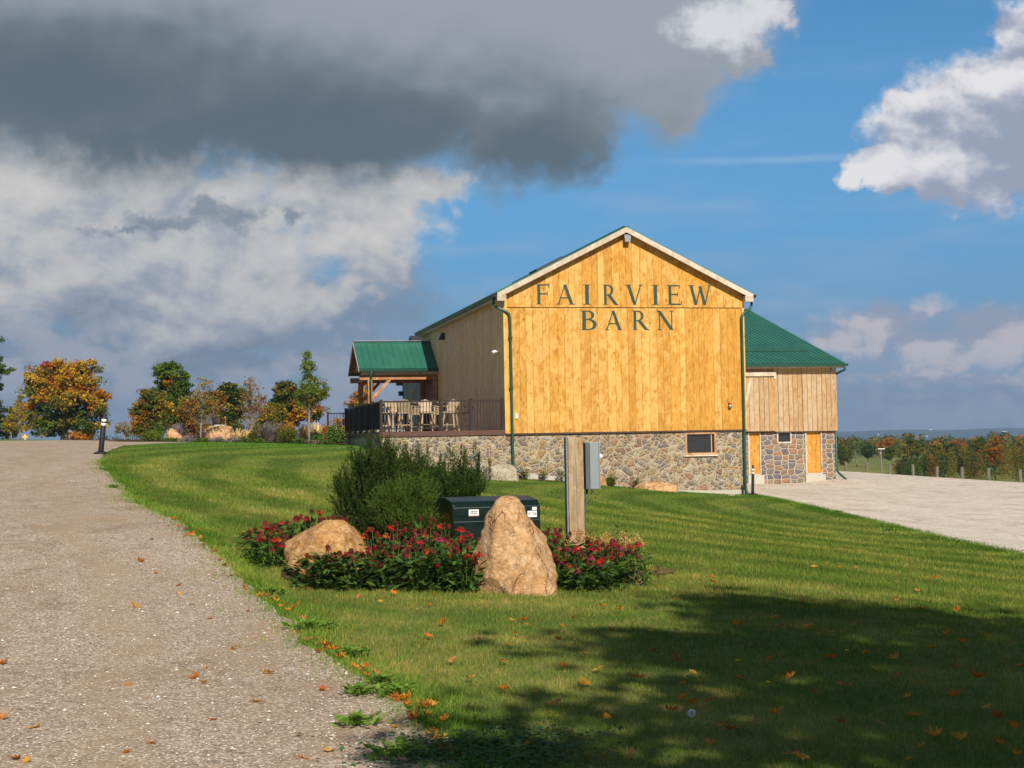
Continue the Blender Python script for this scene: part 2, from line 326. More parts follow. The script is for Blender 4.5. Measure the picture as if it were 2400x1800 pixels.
def gravel(name, fine_c, stone_c, dirt_c, patch, tracks=None):
    def f(t):
        p = pos(t); x, y, z = t.sep(p); q = t.comb(x, y, 0.)
        big = t.noise(t.v('MULTIPLY', q, (1., .35, 1)), .9, 5, .62, .5); med = t.noise(q, 1.7, 5, .65, .6)
        v1 = t.vor(q, 62., 'F1', 0); id1 = t.wn(t.vor(q, 62., 'F1', 2)); v2 = t.vor(q, 24., 'F1', 0); id2 = t.wn(t.vor(q, 24., 'F1', 2))
        g = t.ramp(id1, [(0, stone_c[0]), (.35, stone_c[1]), (.75, stone_c[2]), (1, stone_c[3])])
        g = t.mix(t.m('MULTIPLY', t.sm(v2, .30, .22), t.sm(id2, .80, .84)), g, (.62, .58, .53))
        g = t.mix(t.sm(v1, .35, .62, 0., .5), g, dirt_c)
        packed = t.sm(t.m('ADD', t.m('MULTIPLY', big, .6), t.m('MULTIPLY', med, .4)), patch[0], patch[1])
        stain = t.sm(t.m('ADD', t.noise(t.v('MULTIPLY', q, (1., .6, 1)), 1.1, 6, .7, 1.), t.m('MULTIPLY', med, .25)), .62, .80)
        g = t.mix(t.m('MULTIPLY', stain, .6), g, t.v('MULTIPLY', g, (.60, .50, .42)))
        g = t.v('SCALE', g, scale=t.lin(big, .3, .7, 1.08, .90)); cs_ = t.vor(q, 9., 'F1', 0); ci_ = t.wn(t.vor(q, 9., 'F1', 2)); g = t.v('SCALE', g, scale=t.m('ADD', 1., t.m('MULTIPLY', t.sm(cs_, .5, .15), t.lin(ci_, 0, 1, -.32, .24)))); g = t.v('SCALE', g, scale=t.lin(t.noise(q, 5.5, 4, .75), .3, .7, .84, 1.16))
        if tracks is not None:
            pz = tracks; ex = t.m('ADD', pz[3], t.m('MULTIPLY', y, t.m('ADD', pz[2], t.m('MULTIPLY', y, t.m('ADD', pz[1], t.m('MULTIPLY', y, pz[0])))))); dd = t.m('ADD', t.m('SUBTRACT', ex, x), t.m('MULTIPLY', t.m('SUBTRACT', t.noise(q, .25, 2, .5), .5), 1.2)); tb = 0.
            for (c0, w0) in ((1.5, .38), (3.1, .42), (5.0, .4), (6.7, .45)): tb = t.m('MAXIMUM', tb, t.sm(t.m('ABSOLUTE', t.m('SUBTRACT', dd, c0)), w0, w0*.35))
            packed = t.m('MAXIMUM', packed, t.m('MULTIPLY', tb, t.sm(med, .38, .58, .25, .95)))
        else:
            tr = 0.
            for (cx_, cy_, r0) in ((30., 95., 37.), (30., 95., 38.7), (-2., 84., 19.), (-2., 84., 20.7), (40., 30., 25.), (40., 30., 26.6)):
                rr = t.v('LENGTH', t.v('SUBTRACT', q, (cx_, cy_, 0)), out=1); tr = t.m('MAXIMUM', tr, t.sm(t.m('ABSOLUTE', t.m('SUBTRACT', t.m('ADD', rr, t.m('MULTIPLY', big, .8)), r0)), .22, .05))
            g = t.mix(t.m('MULTIPLY', tr, t.sm(med, .4, .6, .0, .4)), g, t.v('SCALE', dirt_c, scale=1.))
        c = t.mix(t.m('MULTIPLY', packed, .6), g, t.mix(t.noise(q, 20., 4, .7), fine_c, dirt_c))
        return prin(t, c, .95, bump(t, t.m('MULTIPLY', t.m('SUBTRACT', 1., v1), t.lin(packed, 0, 1, 1, .2)), .55, .012), .1)
    return mat(name, f)
gravel('gravel_drive', (.47, .34, .220), [(.20, .15, .105), (.42, .32, .235), (.54, .44, .34), (.76, .69, .60)], (.26, .17, .10), (.46, .62), (1.7176e-4, -.012686, -.0792, .6202))
gravel('gravel_lot', (.68, .57, .45), [(.46, .39, .31), (.68, .59, .49), (.80, .72, .61), (.92, .87, .79)], (.42, .32, .22), (.48, .66))
def f_mulch(t):
    p = pos(t); n = t.noise(p, 28., 5, .7); v = t.vor(t.v('MULTIPLY', p, (1, 2.2, 1)), 45., 'F1', 2)
    return prin(t, t.mix(t.sep(v)[0], t.mix(n, (.035, .018, .010), (.13, .065, .035)), (.17, .09, .05)), .95, bump(t, n, .9, .03), .1)
mat('mulch', f_mulch)
def wood(name, c0, c1, c2, knot, bump_s=.3, kden=1.9, grey=None):
    "vertical board siding: Col.r carries each board's own random number, object x/y run along the wall, z up"
    def f(t):
        p = obc(t); b = att(t); br = t.sep(b)[0]; bg_ = t.sep(b)[1]; x, y, z = t.sep(p); s = t.m('ADD', x, y)
        q = t.comb(t.m('ADD', s, t.m('MULTIPLY', br, 37.)), t.m('MULTIPLY', br, 91.), z)
        blot = t.noise(t.v('MULTIPLY', q, (3.2, 1, 1.25)), 1.7, 6, .62, .8)
        grain = t.noise(t.v('MULTIPLY', q, (34, 1, .9)), 1., 4, .6, .9)
        arc = t.m('FRACT', t.m('ADD', t.m('MULTIPLY', z, .9), t.m('MULTIPLY', t.noise(t.v('MULTIPLY', q, (6, 1, 1.1)), 1.4, 3, .55), 4.)))
        vq = t.v('MULTIPLY', q, (2.4, 1, 1.15)); kd = t.vor(vq, kden, 'F1', 0, 1.); kid = t.wn(t.vor(vq, kden, 'F1', 2))
        c = t.mix(t.sm(blot, .32, .68), c0, c1)
        c = t.mix(t.m('MULTIPLY', t.sm(t.m('ADD', t.m('MULTIPLY', bg_, .35), t.m('MULTIPLY', t.noise(t.v('MULTIPLY', q, (2.2, 1, 1.6)), 1.5, 4, .6, 1.), 1.5)), .85, 1.15), .65), c, c2)
        c = t.v('SCALE', c, scale=t.m('MULTIPLY', t.lin(br, 0, 1, .93, 1.07), t.lin(grain, .3, .7, .90, 1.08)))
        c = t.mix(t.m('MULTIPLY', t.m('MULTIPLY', t.sm(arc, .80, .93), t.sm(arc, 1., .97)), .42), c, c2)
        c = t.mix(t.m('MULTIPLY', t.m('MULTIPLY', t.sm(arc, .10, .0), t.sm(arc, .0, .005)), .35), c, t.v('MULTIPLY', c, (.82, .66, .42)))
        c = t.mix(t.m('MULTIPLY', t.m('MULTIPLY', t.sm(kd, .34, .08), t.sm(kid, .15, .3)), .6), c, t.v('MULTIPLY', c, (.78, .62, .40)))
        c = t.mix(t.m('MULTIPLY', t.m('MULTIPLY', t.sm(kd, .10, .05), t.sm(kid, .15, .3)), .9), c, knot)
        if grey: 
            gm = t.m('MULTIPLY', t.sm(t.m('ADD', t.noise(t.v('MULTIPLY', q, (3, 1, .3)), 1.3, 4, .6), t.m('MULTIPLY', bg_, .3)), .38, .72), grey[1]); c = t.mix(gm, c, grey[0])
        wx_ = t.m('MULTIPLY', t.sm(z, .55, .0), t.sm(t.noise(t.v('MULTIPLY', q, (5, 1, .6)), 1.6, 4, .6), .42, .66)); c = t.mix(t.m('MULTIPLY', wx_, .35), c, t.v('MULTIPLY', c, (.66, .60, .55)))
        return prin(t, c, .72, bump(t, t.m('ADD', grain, t.m('MULTIPLY', kd, .3)), bump_s, .006), .25)
    return mat(name, f)
wood('stained_pine', (.66, .335, .062), (.52, .222, .024), (.78, .475, .150), (.15, .055, .014))
wood('shade_pine', (.92, .57, .25), (.78, .43, .15), (.94, .70, .40), (.12, .06, .03), grey=((.60, .46, .30), .25))
wood('weathered_pine', (.54, .32, .13), (.38, .19, .065), (.64, .48, .30), (.20, .10, .05), grey=((.46, .34, .22), .45))
wood('grey_boards', (.25, .24, .21), (.19, .18, .165), (.33, .31, .28), (.08, .07, .06))
wood('trim_wood', (.62, .52, .40), (.50, .38, .26), (.72, .64, .54), (.25, .15, .1), kden=1.2)
wood('porch_timber', (.46, .22, .095), (.34, .14, .055), (.60, .36, .19), (.14, .05, .02))
wood('old_post', (.46, .33, .20), (.33, .22, .12), (.58, .45, .30), (.15, .08, .04), bump_s=.8, kden=1.)
def stonewall(name, scale, stretch, cols, mort, coursed=False):
    def f(t):
        p = obc(t); x, y, z = t.sep(p); s = t.m('ADD', x, y)
        q0 = t.comb(s, t.m('MULTIPLY', z, stretch), 0.)
        wv = t.v('SUBTRACT', t.noise(q0, 1.3, 3, .5, out=1), (.5, .5, .5)); q = t.v('ADD', q0, t.v('SCALE', wv, scale=.20 if not coursed else .07))
        if coursed:
            q = t.v('MULTIPLY', q, (.60, 1, 1)); e = t.vor(q, 4.6, 'DISTANCE_TO_EDGE', 0, .62, '2D'); rid = t.sep(t.vor(q, 4.6, 'F1', 1, .62, '2D'))[0]; mm = t.sm(t.m('ADD', e, t.m('MULTIPLY', t.m('SUBTRACT', t.noise(q, 16., 3, .6), .5), .06)), .03, .07); edge = t.sm(e, .03, .25)
        else:
            nn = t.noise(q0, 2.1, 2, .5); sw = t.m('GREATER_THAN', nn, .50); e1 = t.vor(q, scale*.74, 'DISTANCE_TO_EDGE', 0, .95, '2D'); i1 = t.sep(t.vor(q, scale*.74, 'F1', 1, .95, '2D'))[0]; e2 = t.m('MULTIPLY', t.vor(q, scale*1.75, 'DISTANCE_TO_EDGE', 0, .95, '2D'), .75); i2 = t.sep(t.vor(q, scale*1.75, 'F1', 1, .95, '2D'))[1]
            eb = t.m('MULTIPLY', t.m('ABSOLUTE', t.m('SUBTRACT', nn, .50)), 3.4)
            rid = t.m('ADD', t.m('MULTIPLY', i1, sw), t.m('MULTIPLY', i2, t.m('SUBTRACT', 1., sw))); e = t.m('MINIMUM', eb, t.m('ADD', t.m('MULTIPLY', e1, sw), t.m('MULTIPLY', e2, t.m('SUBTRACT', 1., sw)))); mm = t.sm(t.m('ADD', e, t.m('MULTIPLY', t.m('SUBTRACT', t.noise(q, 16., 3, .6), .5), .07)), .018, .048); edge = t.sm(e, .03, .28)
        c = t.ramp(rid, cols, 'CONSTANT')
        g = t.noise(t.v('MULTIPLY', q, (1, 2.2, 1)), 9., 5, .65, 1.0); g2 = t.noise(q, 30., 4, .6)
        c = t.v('SCALE', c, scale=t.m('MULTIPLY', t.lin(g, .3, .7, .66, 1.22), .76)); c = t.mix(t.sm(g2, .58, .78, 0., .30), c, (.50, .42, .32))
        mc = t.v('SCALE', mort, scale=t.lin(g2, .3, .7, .85, 1.12))
        c = t.mix(mm, mc, c)
        h = t.m('ADD', t.m('MULTIPLY', t.m('MULTIPLY', mm, edge), 1.), t.m('MULTIPLY', g2, .15))
        return prin(t, c, .85, bump(t, h, .8, .035), .2)
    return mat(name, f)
stonewall('field_stone', 4.3, 1.15, [(0, (.40, .30, .17)), (.12, (.28, .23, .17)), (.24, (.44, .28, .12)), (.34, (.24, .21, .18)), (.44, (.46, .36, .23)), (.56, (.32, .20, .13)), (.66, (.52, .42, .29)), (.78, (.27, .22, .20)), (.86, (.42, .25, .15)), (.93, (.55, .46, .34))], (.48, .39, .27))
stonewall('old_stone', 3.0, 1.0, [(0, (.22, .20, .20)), (.2, (.30, .22, .15)), (.36, (.19, .17, .18)), (.5, (.37, .30, .21)), (.64, (.25, .21, .20)), (.76, (.43, .24, .14)), (.88, (.28, .25, .24))], (.50, .42, .32), True)
plain('metal_green', (.016, .085, .056), .34, .10, 2., .5)
def f_roof(t):
    p = obc(t); n = t.noise(p, 1.2, 4, .6); n2 = t.noise(t.v('MULTIPLY', p, (5, 1, 1)), 2., 3, .5); return prin(t, t.v('SCALE', (.026, .135, .090), scale=t.m('MULTIPLY', t.lin(n, .3, .7, .82, 1.15), t.lin(n2, .3, .7, .92, 1.08))), t.lin(n, .3, .7, .36, .5), bump(t, n2, .15, .01), .45)
mat('roof_green', f_roof)
plain('letter_paint', (.024, .060, .038), .55, .12)
plain('dark_flash', (.07, .035, .025), .6)
plain('concrete', (.50, .46, .39), .9, .12, 5., .2, .4)
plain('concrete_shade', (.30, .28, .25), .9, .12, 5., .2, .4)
plain('deck_brown', (.115, .048, .032), .55, .2)
plain('rail_brown', (.028, .015, .011), .5, .15)
plain('white_metal', (.78, .78, .76), .35, .05)
plain('steel', (.42, .42, .42), .35, .1, Metallic=.7)
plain('red_plastic', (.6, .03, .02), .4)
plain('black_rubber', (.014, .014, .016), .55, .2, 8., .4)
plain('box_green', (.004, .014, .011), .34, .12, 3., .35)
plain('edge_wood', (.17, .155, .115), .85, .25, 9., .4)
plain('box_grey', (.26, .29, .30), .42, .06, 4., .5)
plain('box_grey_side', (.10, .11, .115), .5, .08)
plain('label_white', (.80, .80, .78), .5, .03)
plain('yellow_ink', (.95, .55, .04), .6)
plain('black_ink', (.03, .03, .03), .6)
plain('pink_ink', (.75, .30, .25), .6)
plain('chair_poly', (.41, .305, .185), .5, .08)
plain('chair_dark', (.10, .055, .035), .5, .1)
plain('table_dark', (.07, .045, .035), .45, .1)
plain('door_brown', (.20, .075, .025), .6, .2)
plain('lamp_dark', (.04, .04, .045), .5, .1)
plain('lamp_grey', (.30, .30, .32), .4, .1)
plain('straw_stem', (.42, .38, .13), .8, .2)
plain('green_stem', (.09, .16, .03), .7, .2)
def f_bark(t):
    p = pos(t); n = t.noise(t.v('MULTIPLY', p, (6, 6, 1.2)), 3., 5, .65); return prin(t, t.mix(n, (.07, .05, .038), (.24, .19, .15)), .9, bump(t, n, .8, .03), .1)
mat('bark', f_bark)
plain('pale_bark', (.24, .20, .16), .85, .2, 5.)
def f_glass(t):
    p = obc(t); n = t.noise(t.v('MULTIPLY', p, (1, 1, 3)), 2.5, 4, .6, 1.2)
    return prin(t, t.mix(n, (.012, .012, .016), (.05, .05, .055)), .06, bump(t, n, .05, .02), .8)
mat('window_glass', f_glass)
def rock(name, a, b, c, vein):
    def f(t):
        p = obc(t); wv = t.noise(p, 2.5, 3, .55, out=1); q = t.v('ADD', p, t.v('SCALE', wv, scale=.35))
        band = t.noise(t.v('MULTIPLY', q, (1.2, 1.2, 3.6)), 2.2, 6, .62, .8); fine = t.noise(p, 26., 6, .68); pits = t.noise(p, 60., 3, .6)
        col = t.mix(t.sm(band, .36, .62), a, b); col = t.mix(t.m('MULTIPLY', t.sm(t.noise(q, 5., 5, .6), .52, .70), .7), col, c)
        col = t.mix(t.m('MULTIPLY', t.sm(t.m('ABSOLUTE', t.m('SUBTRACT', t.noise(q, 3.4, 4, .55), .5)), .016, .0), .28), col, vein)
        col = t.v('SCALE', col, scale=t.lin(fine, .3, .7, .68, 1.32)); col = t.mix(t.sm(pits, .60, .72, 0., .45), col, t.v('SCALE', col, scale=.4))
        stk_ = t.noise(t.v('MULTIPLY', q, (4.5, 4.5, 1.1)), 1.8, 5, .65, .6); col = t.mix(t.m('MULTIPLY', t.sm(stk_, .52, .68), .85), col, t.v('MULTIPLY', a, (.50, .42, .36)))
        col = t.mix(t.m('MULTIPLY', t.sm(t.noise(q, 7., 4, .6), .60, .72), .5), col, (.50, .40, .34))
        wq = t.v('ADD', p, t.v('SCALE', t.noise(p, 4., 4, .6, out=1), scale=.30)); ck = t.vor(t.v('MULTIPLY', wq, (1.3, 1.3, .7)), 2.6, 'DISTANCE_TO_EDGE', 0); ckm = t.m('MULTIPLY', t.sm(ck, .016, .004), t.sm(t.noise(p, 3., 3, .5), .45, .58)); col = t.mix(t.m('MULTIPLY', ckm, .7), col, (.12, .07, .035))
        return prin(t, col, .85, bump(t, t.m('SUBTRACT', t.m('ADD', fine, t.m('MULTIPLY', band, .8)), t.m('MULTIPLY', ckm, 1.5)), .9, .03), .2)
    return mat(name, f)
rock('boulder_tan', (.62, .37, .18), (.48, .26, .11), (.72, .53, .34), (.80, .66, .50))
rock('boulder_red', (.56, .31, .12), (.42, .20, .065), (.62, .42, .20), (.82, .65, .42))
rock('pale_rock', (.46, .38, .29), (.34, .26, .18), (.56, .50, .42), (.75, .72, .68))
def f_hill(t):
    p = pos(t); n = t.noise(p, .012, 5, .6); n2 = t.noise(t.v('MULTIPLY', p, (1, 1, 4)), .004, 4, .6)
    return prin(t, t.mix(t.sm(n2, .5, .66), t.mix(n, (.02, .045, .035), (.035, .06, .035)), (.085, .085, .05)), .95, None, .05)
mat('far_hill', f_hill)
mat('loose_stone', lambda t: prin(t, att(t), .9, None, .1))
# ------------------------------------------------------------------ ground sheet
def axis(lo, hi, step, far, g=1.18):
    a = list(np.arange(lo, hi+1e-6, step)); s = step; x = hi; up = []
    while x < far: s *= g; x += s; up.append(x)
    s = step; x = lo; dn = []
    while x > -far: s *= g; x -= s; dn.append(x)
    return np.array(dn[::-1]+a+up)
xs = axis(-28, 26, .55, 12000); ys = axis(-6, 84, .55, 12000)
def sheet(name, X, Y, dz, m, kind='structure', label=None):
    Z = gz(X, Y)+dz; n, k = X.shape; V = np.stack([X.ravel(), Y.ravel(), Z.ravel()], 1); i = np.arange(n-1)[:, None]*k+np.arange(k-1)[None]
    Fq = np.stack([i, i+1, i+k+1, i+k], -1).reshape(-1, 4); o = mesh_np(name, V, Fq, m, smooth=True); o['kind'] = kind; return o
X, Y = np.meshgrid(xs, ys); sheet('lawn', X, Y, 0., MAT['lawn'])
EDGE_PX = [(1062,1800),(1035,1745),(985,1690),(900,1630),(845,1585),(775,1545),(712,1510),(687,1462),(629,1417),(564,1363),(520,1312),(470,1265),(415,1222),(365,1200),(312,1181),(285,1137),(246,1104),(236,1075),(252,1062),(285,1046)]
edge = np.array([G(*p)[:2] for p in EDGE_PX]); edge = edge[np.argsort(edge[:, 1])]
edge = np.vstack([[(.9, -12), (.35, 0)], edge, [(-11.5, 66), (-6, 72)]])
def edge_x(Y): return np.interp(Y, edge[:, 1], edge[:, 0])
def wig(Y, a=.10, s=2.2): return (fbm(np.stack([Y*s, Y*0+3.3, Y*0], -1), 4)-.5)*2*a
Yr = np.concatenate([np.arange(-12, 40, .12), np.arange(40, 66, .4)]); st = np.concatenate([[0], np.cumsum(.35*1.07**np.arange(36))]); st = st/st[-1]*60
Ed = edge_x(Yr)+wig(Yr, .16)
X = Ed[:, None]-st[None]; Y = np.repeat(Yr[:, None], len(st), 1); sheet('driveway', X, Y, .022, MAT['gravel_drive'])
lot_l = np.array([(10.0, 8), (9.7, 15), (9.35, 26), (9.15, 30), (9.2, 41), (8.75, 51.5), (8.5, 53), (5.5, 66), (3, 88)]); lot_r = np.array([(26, 8), (24.4, 40), (21.7, 60), (18.8, 82), (18, 88)])
def lot_x(Y): return np.interp(Y, lot_l[:, 1], lot_l[:, 0]), np.interp(Y, lot_r[:, 1], lot_r[:, 0])
Yr = np.concatenate([np.arange(8, 53, .2), np.arange(53, 86, .8)]); a, b = lot_x(Yr); a = a+wig(Yr, .13, 1.4)*(Yr < 51); t_ = np.linspace(0, 1, 30)[None]
X = a[:, None]*(1-t_)+b[:, None]*t_; Y = np.repeat(Yr[:, None], 30, 1); sheet('parking_lot', X, Y, .022, MAT['gravel_lot'])
# planting beds
def bed(name, cx, cy, rx, ry, rot, dz=.03):
    rr = np.linspace(0, 1, 14); tt = np.linspace(0, 2*math.pi, 49); A, T = np.meshgrid(rr, tt, indexing='ij'); wv = 1+.12*np.sin(3*T+1)+.07*np.sin(5*T)
    x = A*rx*np.cos(T)*wv; y = A*ry*np.sin(T)*wv; X = cx+x*math.cos(rot)-y*math.sin(rot); Y = cy+x*math.sin(rot)+y*math.cos(rot); o = sheet(name, X, Y, dz, MAT['mulch']); return o
BEDS = [(-.70, 16.9, 2.25, 2.05, -.12), (-9.5, 61.5, 9.5, 4.2, -.02)]
bed('flower_bed', *BEDS[0]); bed('garden_bed', *BEDS[1], dz=.05)
p = Lw(3.2, -.45); bed('wall_bed', p[0], p[1], 3.1, .42, PHI, .03)
def in_bed(X, Y, grow=1.):
    r = np.zeros(X.shape, bool)
    for cx, cy, rx, ry, rot in BEDS:
        dx, dy = X-cx, Y-cy; x = dx*math.cos(rot)+dy*math.sin(rot); y = -dx*math.sin(rot)+dy*math.cos(rot); r |= (x/rx/grow)**2+(y/ry/grow)**2 < 1
    return r
def on_lawn(X, Y, over=0.):
    a, b = lot_x(Y); ok = (X > edge_x(Y)+wig(Y, .16)-over) & (X < a+over) & ~in_bed(X, Y, .93)
    q = np.stack([X, Y, X*0], -1)-O; u = q@E1; v = q@E2
    return ok & ~((u > -4.6) & (v > -.02))
# ------------------------------------------------------------------ grass
def blades(name, X, Y, hgt, wid, col, lean=.5, m='grass_blade'):
    n = len(X); Z = gz(X, Y)-.003; th = RNG.uniform(0, 2*math.pi, n); ld = RNG.uniform(0, 2*math.pi, n); l = hgt*np.abs(RNG.normal(0, lean, n))
    wx, wy = np.cos(th)*wid/2, np.sin(th)*wid/2; V = np.empty((n, 3, 3)); V[:, 0] = np.stack([X-wx, Y-wy, Z], 1); V[:, 1] = np.stack([X+wx, Y+wy, Z], 1); V[:, 2] = np.stack([X+np.cos(ld)*l, Y+np.sin(ld)*l, Z+hgt], 1)
    o = mesh_np(name, V.reshape(-1, 3), np.arange(3*n).reshape(-1, 3), MAT[m], col=col); return o
n = 760000; D = (5.2**.4+(RNG.random(n))*(36**.4-5.2**.4))**2.5; X = RNG.uniform(-1, 1, n)*(.42*D+.9); ok = on_lawn(X, D); D = D[ok]; X = X[ok]
tuft = fbm(np.stack([X*3, D*3, X*0], -1), 3); h = (.018+.022*RNG.random(len(X)))*(.7+.8*tuft)*np.clip(D/12, 1, 1.5); wd = .0042*np.clip(D/8, .9, 4)
dry = (RNG.random(len(X)) < .16+.5*np.clip((tuft-.5)*3, 0, 1)*.5); br = RNG.uniform(.55, 1.15, len(X))
col = np.where(dry[:, None], np.array([1.55, 1.12, 1.3]), np.array([.8, 1.0, .75]))*br[:, None]
tag(blades('grass', X, D, h, wd, col), 'short mown lawn grass, green with dry straw flecks', 'grass', kind='stuff')
n = 230000; D = RNG.uniform(34, 64, n); X = RNG.uniform(-1, 1, n)*(.42*D+.9); ok = on_lawn(X, D); D = D[ok]; X = X[ok]
tag(blades('grass', X, D, .03+.03*RNG.random(len(X)), np.full(len(X), .022), np.array([.72, .86, .72])*RNG.uniform(.65, 1.15, (len(X), 1))), 'mown lawn farther up the slope toward the barn', 'grass', kind='stuff')
# taller rough grass along the drive
n = 30000; D = 5.5+30*RNG.random(n)**2.2; X = edge_x(D)+wig(D, .16)+RNG.normal(0.10, .14, n)+(RNG.random(n) < .12)*RNG.uniform(-.5, 0, n)*(fbm(np.stack([D*2.5, D*0, D*0], -1), 2) > .52)
col = np.array([.62, .95, .55])*RNG.uniform(.6, 1.5, (n, 1)); col[RNG.random(n) < .1] = (1.5, 1.2, 1.2)
tag(blades('rough_grass', X, D, .03+.06*RNG.random(n)**1.5, .006*np.clip(D/8, 1, 3), col, .8), 'longer ragged grass fringing the gravel drive', 'grass', kind='stuff')
n = 26000; D = 22+31*RNG.random(n); a, b = lot_x(D); X = a+RNG.normal(-.05, .16, n)
col = np.array([.6, .85, .55])*RNG.uniform(.6, 1.3, (n, 1))
tag(blades('verge_grass', X, D, .03+.05*RNG.random(n), .02, col, .8), 'ragged grass fringe where the lawn meets the parking lot', 'grass', kind='stuff')
# ------------------------------------------------------------------ the barn
def boards(x0, x1, zfun, y0, y1, w, axis_='u', zlo=None, fixed=0., vary=.25, gap=.0035):
    "side-by-side vertical boards; zfun(s) -> (bottom, top). axis 'u': run along x, thickness y0..y1; axis 'v': run along y, thickness x"
    mb = MB(); s = x0
    while s < x1-1e-4:
        ww = w*(1+random.uniform(-vary, vary)); e = min(s+ww, x1)
        if x1-e < w*.35: e = x1
        mb.c = (random.random(), random.random(), random.random()); g = gap; j = random.uniform(-.004, .004)*(gap/.0035)
        a, b = s+g, e-g
        pts = [(a, zfun(a)[0]), (b, zfun(b)[0]), (b, zfun(b)[1])]
        if fixed and a < fixed < b: pts.append((fixed, zfun(fixed)[1]))
        pts.append((a, zfun(a)[1]))
        if axis_ == 'u': mb.prism([(p[0], y0+j, p[1]) for p in pts], (0, y1-y0, 0))
        else: mb.prism([(y0+j, p[0], p[1]) for p in pts], (y1-y0, 0, 0))
        s = e
    return mb
BW, BL, AP, ZR, SL = 9.05, 18., 4.525, 7.42, .5       # width, length, ridge position, ridge height, slope
def roofz(u): return ZR-SL*abs(u-AP)
barn = thing('barn', tuple(O), PHI, 'long gabled barn with golden stained board front lettered FAIRVIEW BARN over a fieldstone base', 'barn')
mb = boards(0, BW, lambda s: (0., 4.47), -.03, 0., .295); mb.build('lower_wall', MAT['stained_pine'], barn)
mb = boards(0, BW, lambda s: (4.50, roofz(s)-.10), -.045, -.015, .285, fixed=AP); mb.build('gable_wall', MAT['stained_pine'], barn)
MB().box((0, -.008, 4.44), (BW, .01, 4.52)).build('seam_flashing', MAT['dark_flash'], barn)
MB().box((-.01, -.05, -.055), (BW+.03, .02, -.004)).build('base_flashing', MAT['dark_flash'], barn)
o = boards(0.02, BL, lambda s: (-.0, roofz(0)-.16), -.03, 0, .24, 'v').build('side_wall', MAT['shade_pine'], barn); o['label'] = 'duller unstained side wall above the deck'
boards(0.02, BL, lambda s: (-.0, roofz(0)-.16), BW, BW+.03, .29, 'v').build('side_wall', MAT['stained_pine'], barn)
boards(0, BW, lambda s: (0, roofz(s)-.12), BL-.03, BL, .29, fixed=AP).build('rear_wall', MAT['grey_boards'], barn)
MB().box((-.034, -.05, 0), (.10, -.047, 4.86)).box((-.036, -.05, 0), (-.032, .02, 4.86)).build('corner_trim', MAT['stained_pine'], barn)
MB().box((BW-.06, -.05, 0), (BW+.034, -.047, 4.86)).box((BW+.031, -.05, 0), (BW+.036, .02, 4.86)).build('corner_trim', MAT['stained_pine'], barn)
# stone base, open where the window sits
def wallrect(mb, u0, u1, z0, z1, y, holes):
    cx_ = sorted({u0, u1, *[h[i] for h in holes for i in (0, 1)]}); cz = sorted({z0, z1, *[h[i] for h in holes for i in (2, 3)]})
    for i in range(len(cx_)-1):
        for j in range(len(cz)-1):
            mx, mz = (cx_[i]+cx_[i+1])/2, (cz[j]+cz[j+1])/2
            if any(h[0] < mx < h[1] and h[2] < mz < h[3] for h in holes): continue
            mb.add([(cx_[i], y, cz[j]), (cx_[i+1], y, cz[j]), (cx_[i+1], y, cz[j+1]), (cx_[i], y, cz[j+1])], [(0, 1, 2, 3)])
    for h in holes:
        a, b, c, d = h
        mb.add([(a,y,c),(a,y,d),(a,y+.35,d),(a,y+.35,c)], [(0,1,2,3)]); mb.add([(b,y,c),(b,y,d),(b,y+.35,d),(b,y+.35,c)], [(3,2,1,0)])
        mb.add([(a,y,c),(b,y,c),(b,y+.35,c),(a,y+.35,c)], [(0,1,2,3)]); mb.add([(a,y,d),(b,y,d),(b,y+.35,d),(a,y+.35,d)], [(3,2,1,0)])
WH = (6.69, 7.90, -.90, -.07)
mb = MB(); wallrect(mb, 0.0, BW, -3.2, -.02, .02, [WH]); mb.add([(BW,.02,-3.2),(BW,10,-3.2),(BW,10,-.02),(BW,.02,-.02)], [(0,1,2,3)]).add([(0,.02,-3.2),(0,BL,-3.2),(0,BL,-.02),(0,.02,-.02)], [(3,2,1,0)])
mb.build('stone_base', MAT['field_stone'], barn)
def follow(us, v, add, z0=-3.3):
    return [(u, gz1(*Lw(u, v)[:2])-O[2]+add) for u in us]
def footing(u0, u1, add0, add1, y0, y1, parent):
    us = np.linspace(u0, u1, 9); top = [(u, y0, gz1(*Lw(u, 0)[:2])-O[2]+add0+(add1-add0)*i/8) for i, u in enumerate(us)]
    MB().prism([(u1, y0, -3.4), *top[::-1], (u0, y0, -3.4)], (0, y1-y0, 0)).build('concrete_footing', MAT['concrete'], parent)
footing(.75, 2.4, .20, .17, -.05, .015, barn); footing(6.2, BW+.0, .05, .20, -.05, .015, barn)
def window(parent, u0, u1, z0, z1, y, fw=.07, split=None, frame='porch_timber'):
    f = MB(); dd = .09
    f.box((u0, y-.025, z1-fw), (u1, y+dd, z1)).box((u0, y-.025, z0), (u1, y+dd, z0+fw)).box((u0, y-.022, z0+fw), (u0+fw, y+dd, z1-fw)).box((u1-fw, y-.022, z0+fw), (u1, y+dd, z1-fw))
    if split: f.box((split-.02, y+.01, z0+fw), (split+.02, y+dd, z1-fw))
    w = f.build('window', MAT[frame], parent); MB().box((u0+fw, y+.045, z0+fw), (u1-fw, y+.055, z1-fw)).build('pane', MAT['window_glass'], w); return w
w_ = window(barn, *WH[:2], *WH[2:], .02, .075, 7.72, 'porch_timber'); MB().box((6.62, -.05, -.955), (7.95, .01, -.903)).build('sill', MAT['trim_wood'], w_)
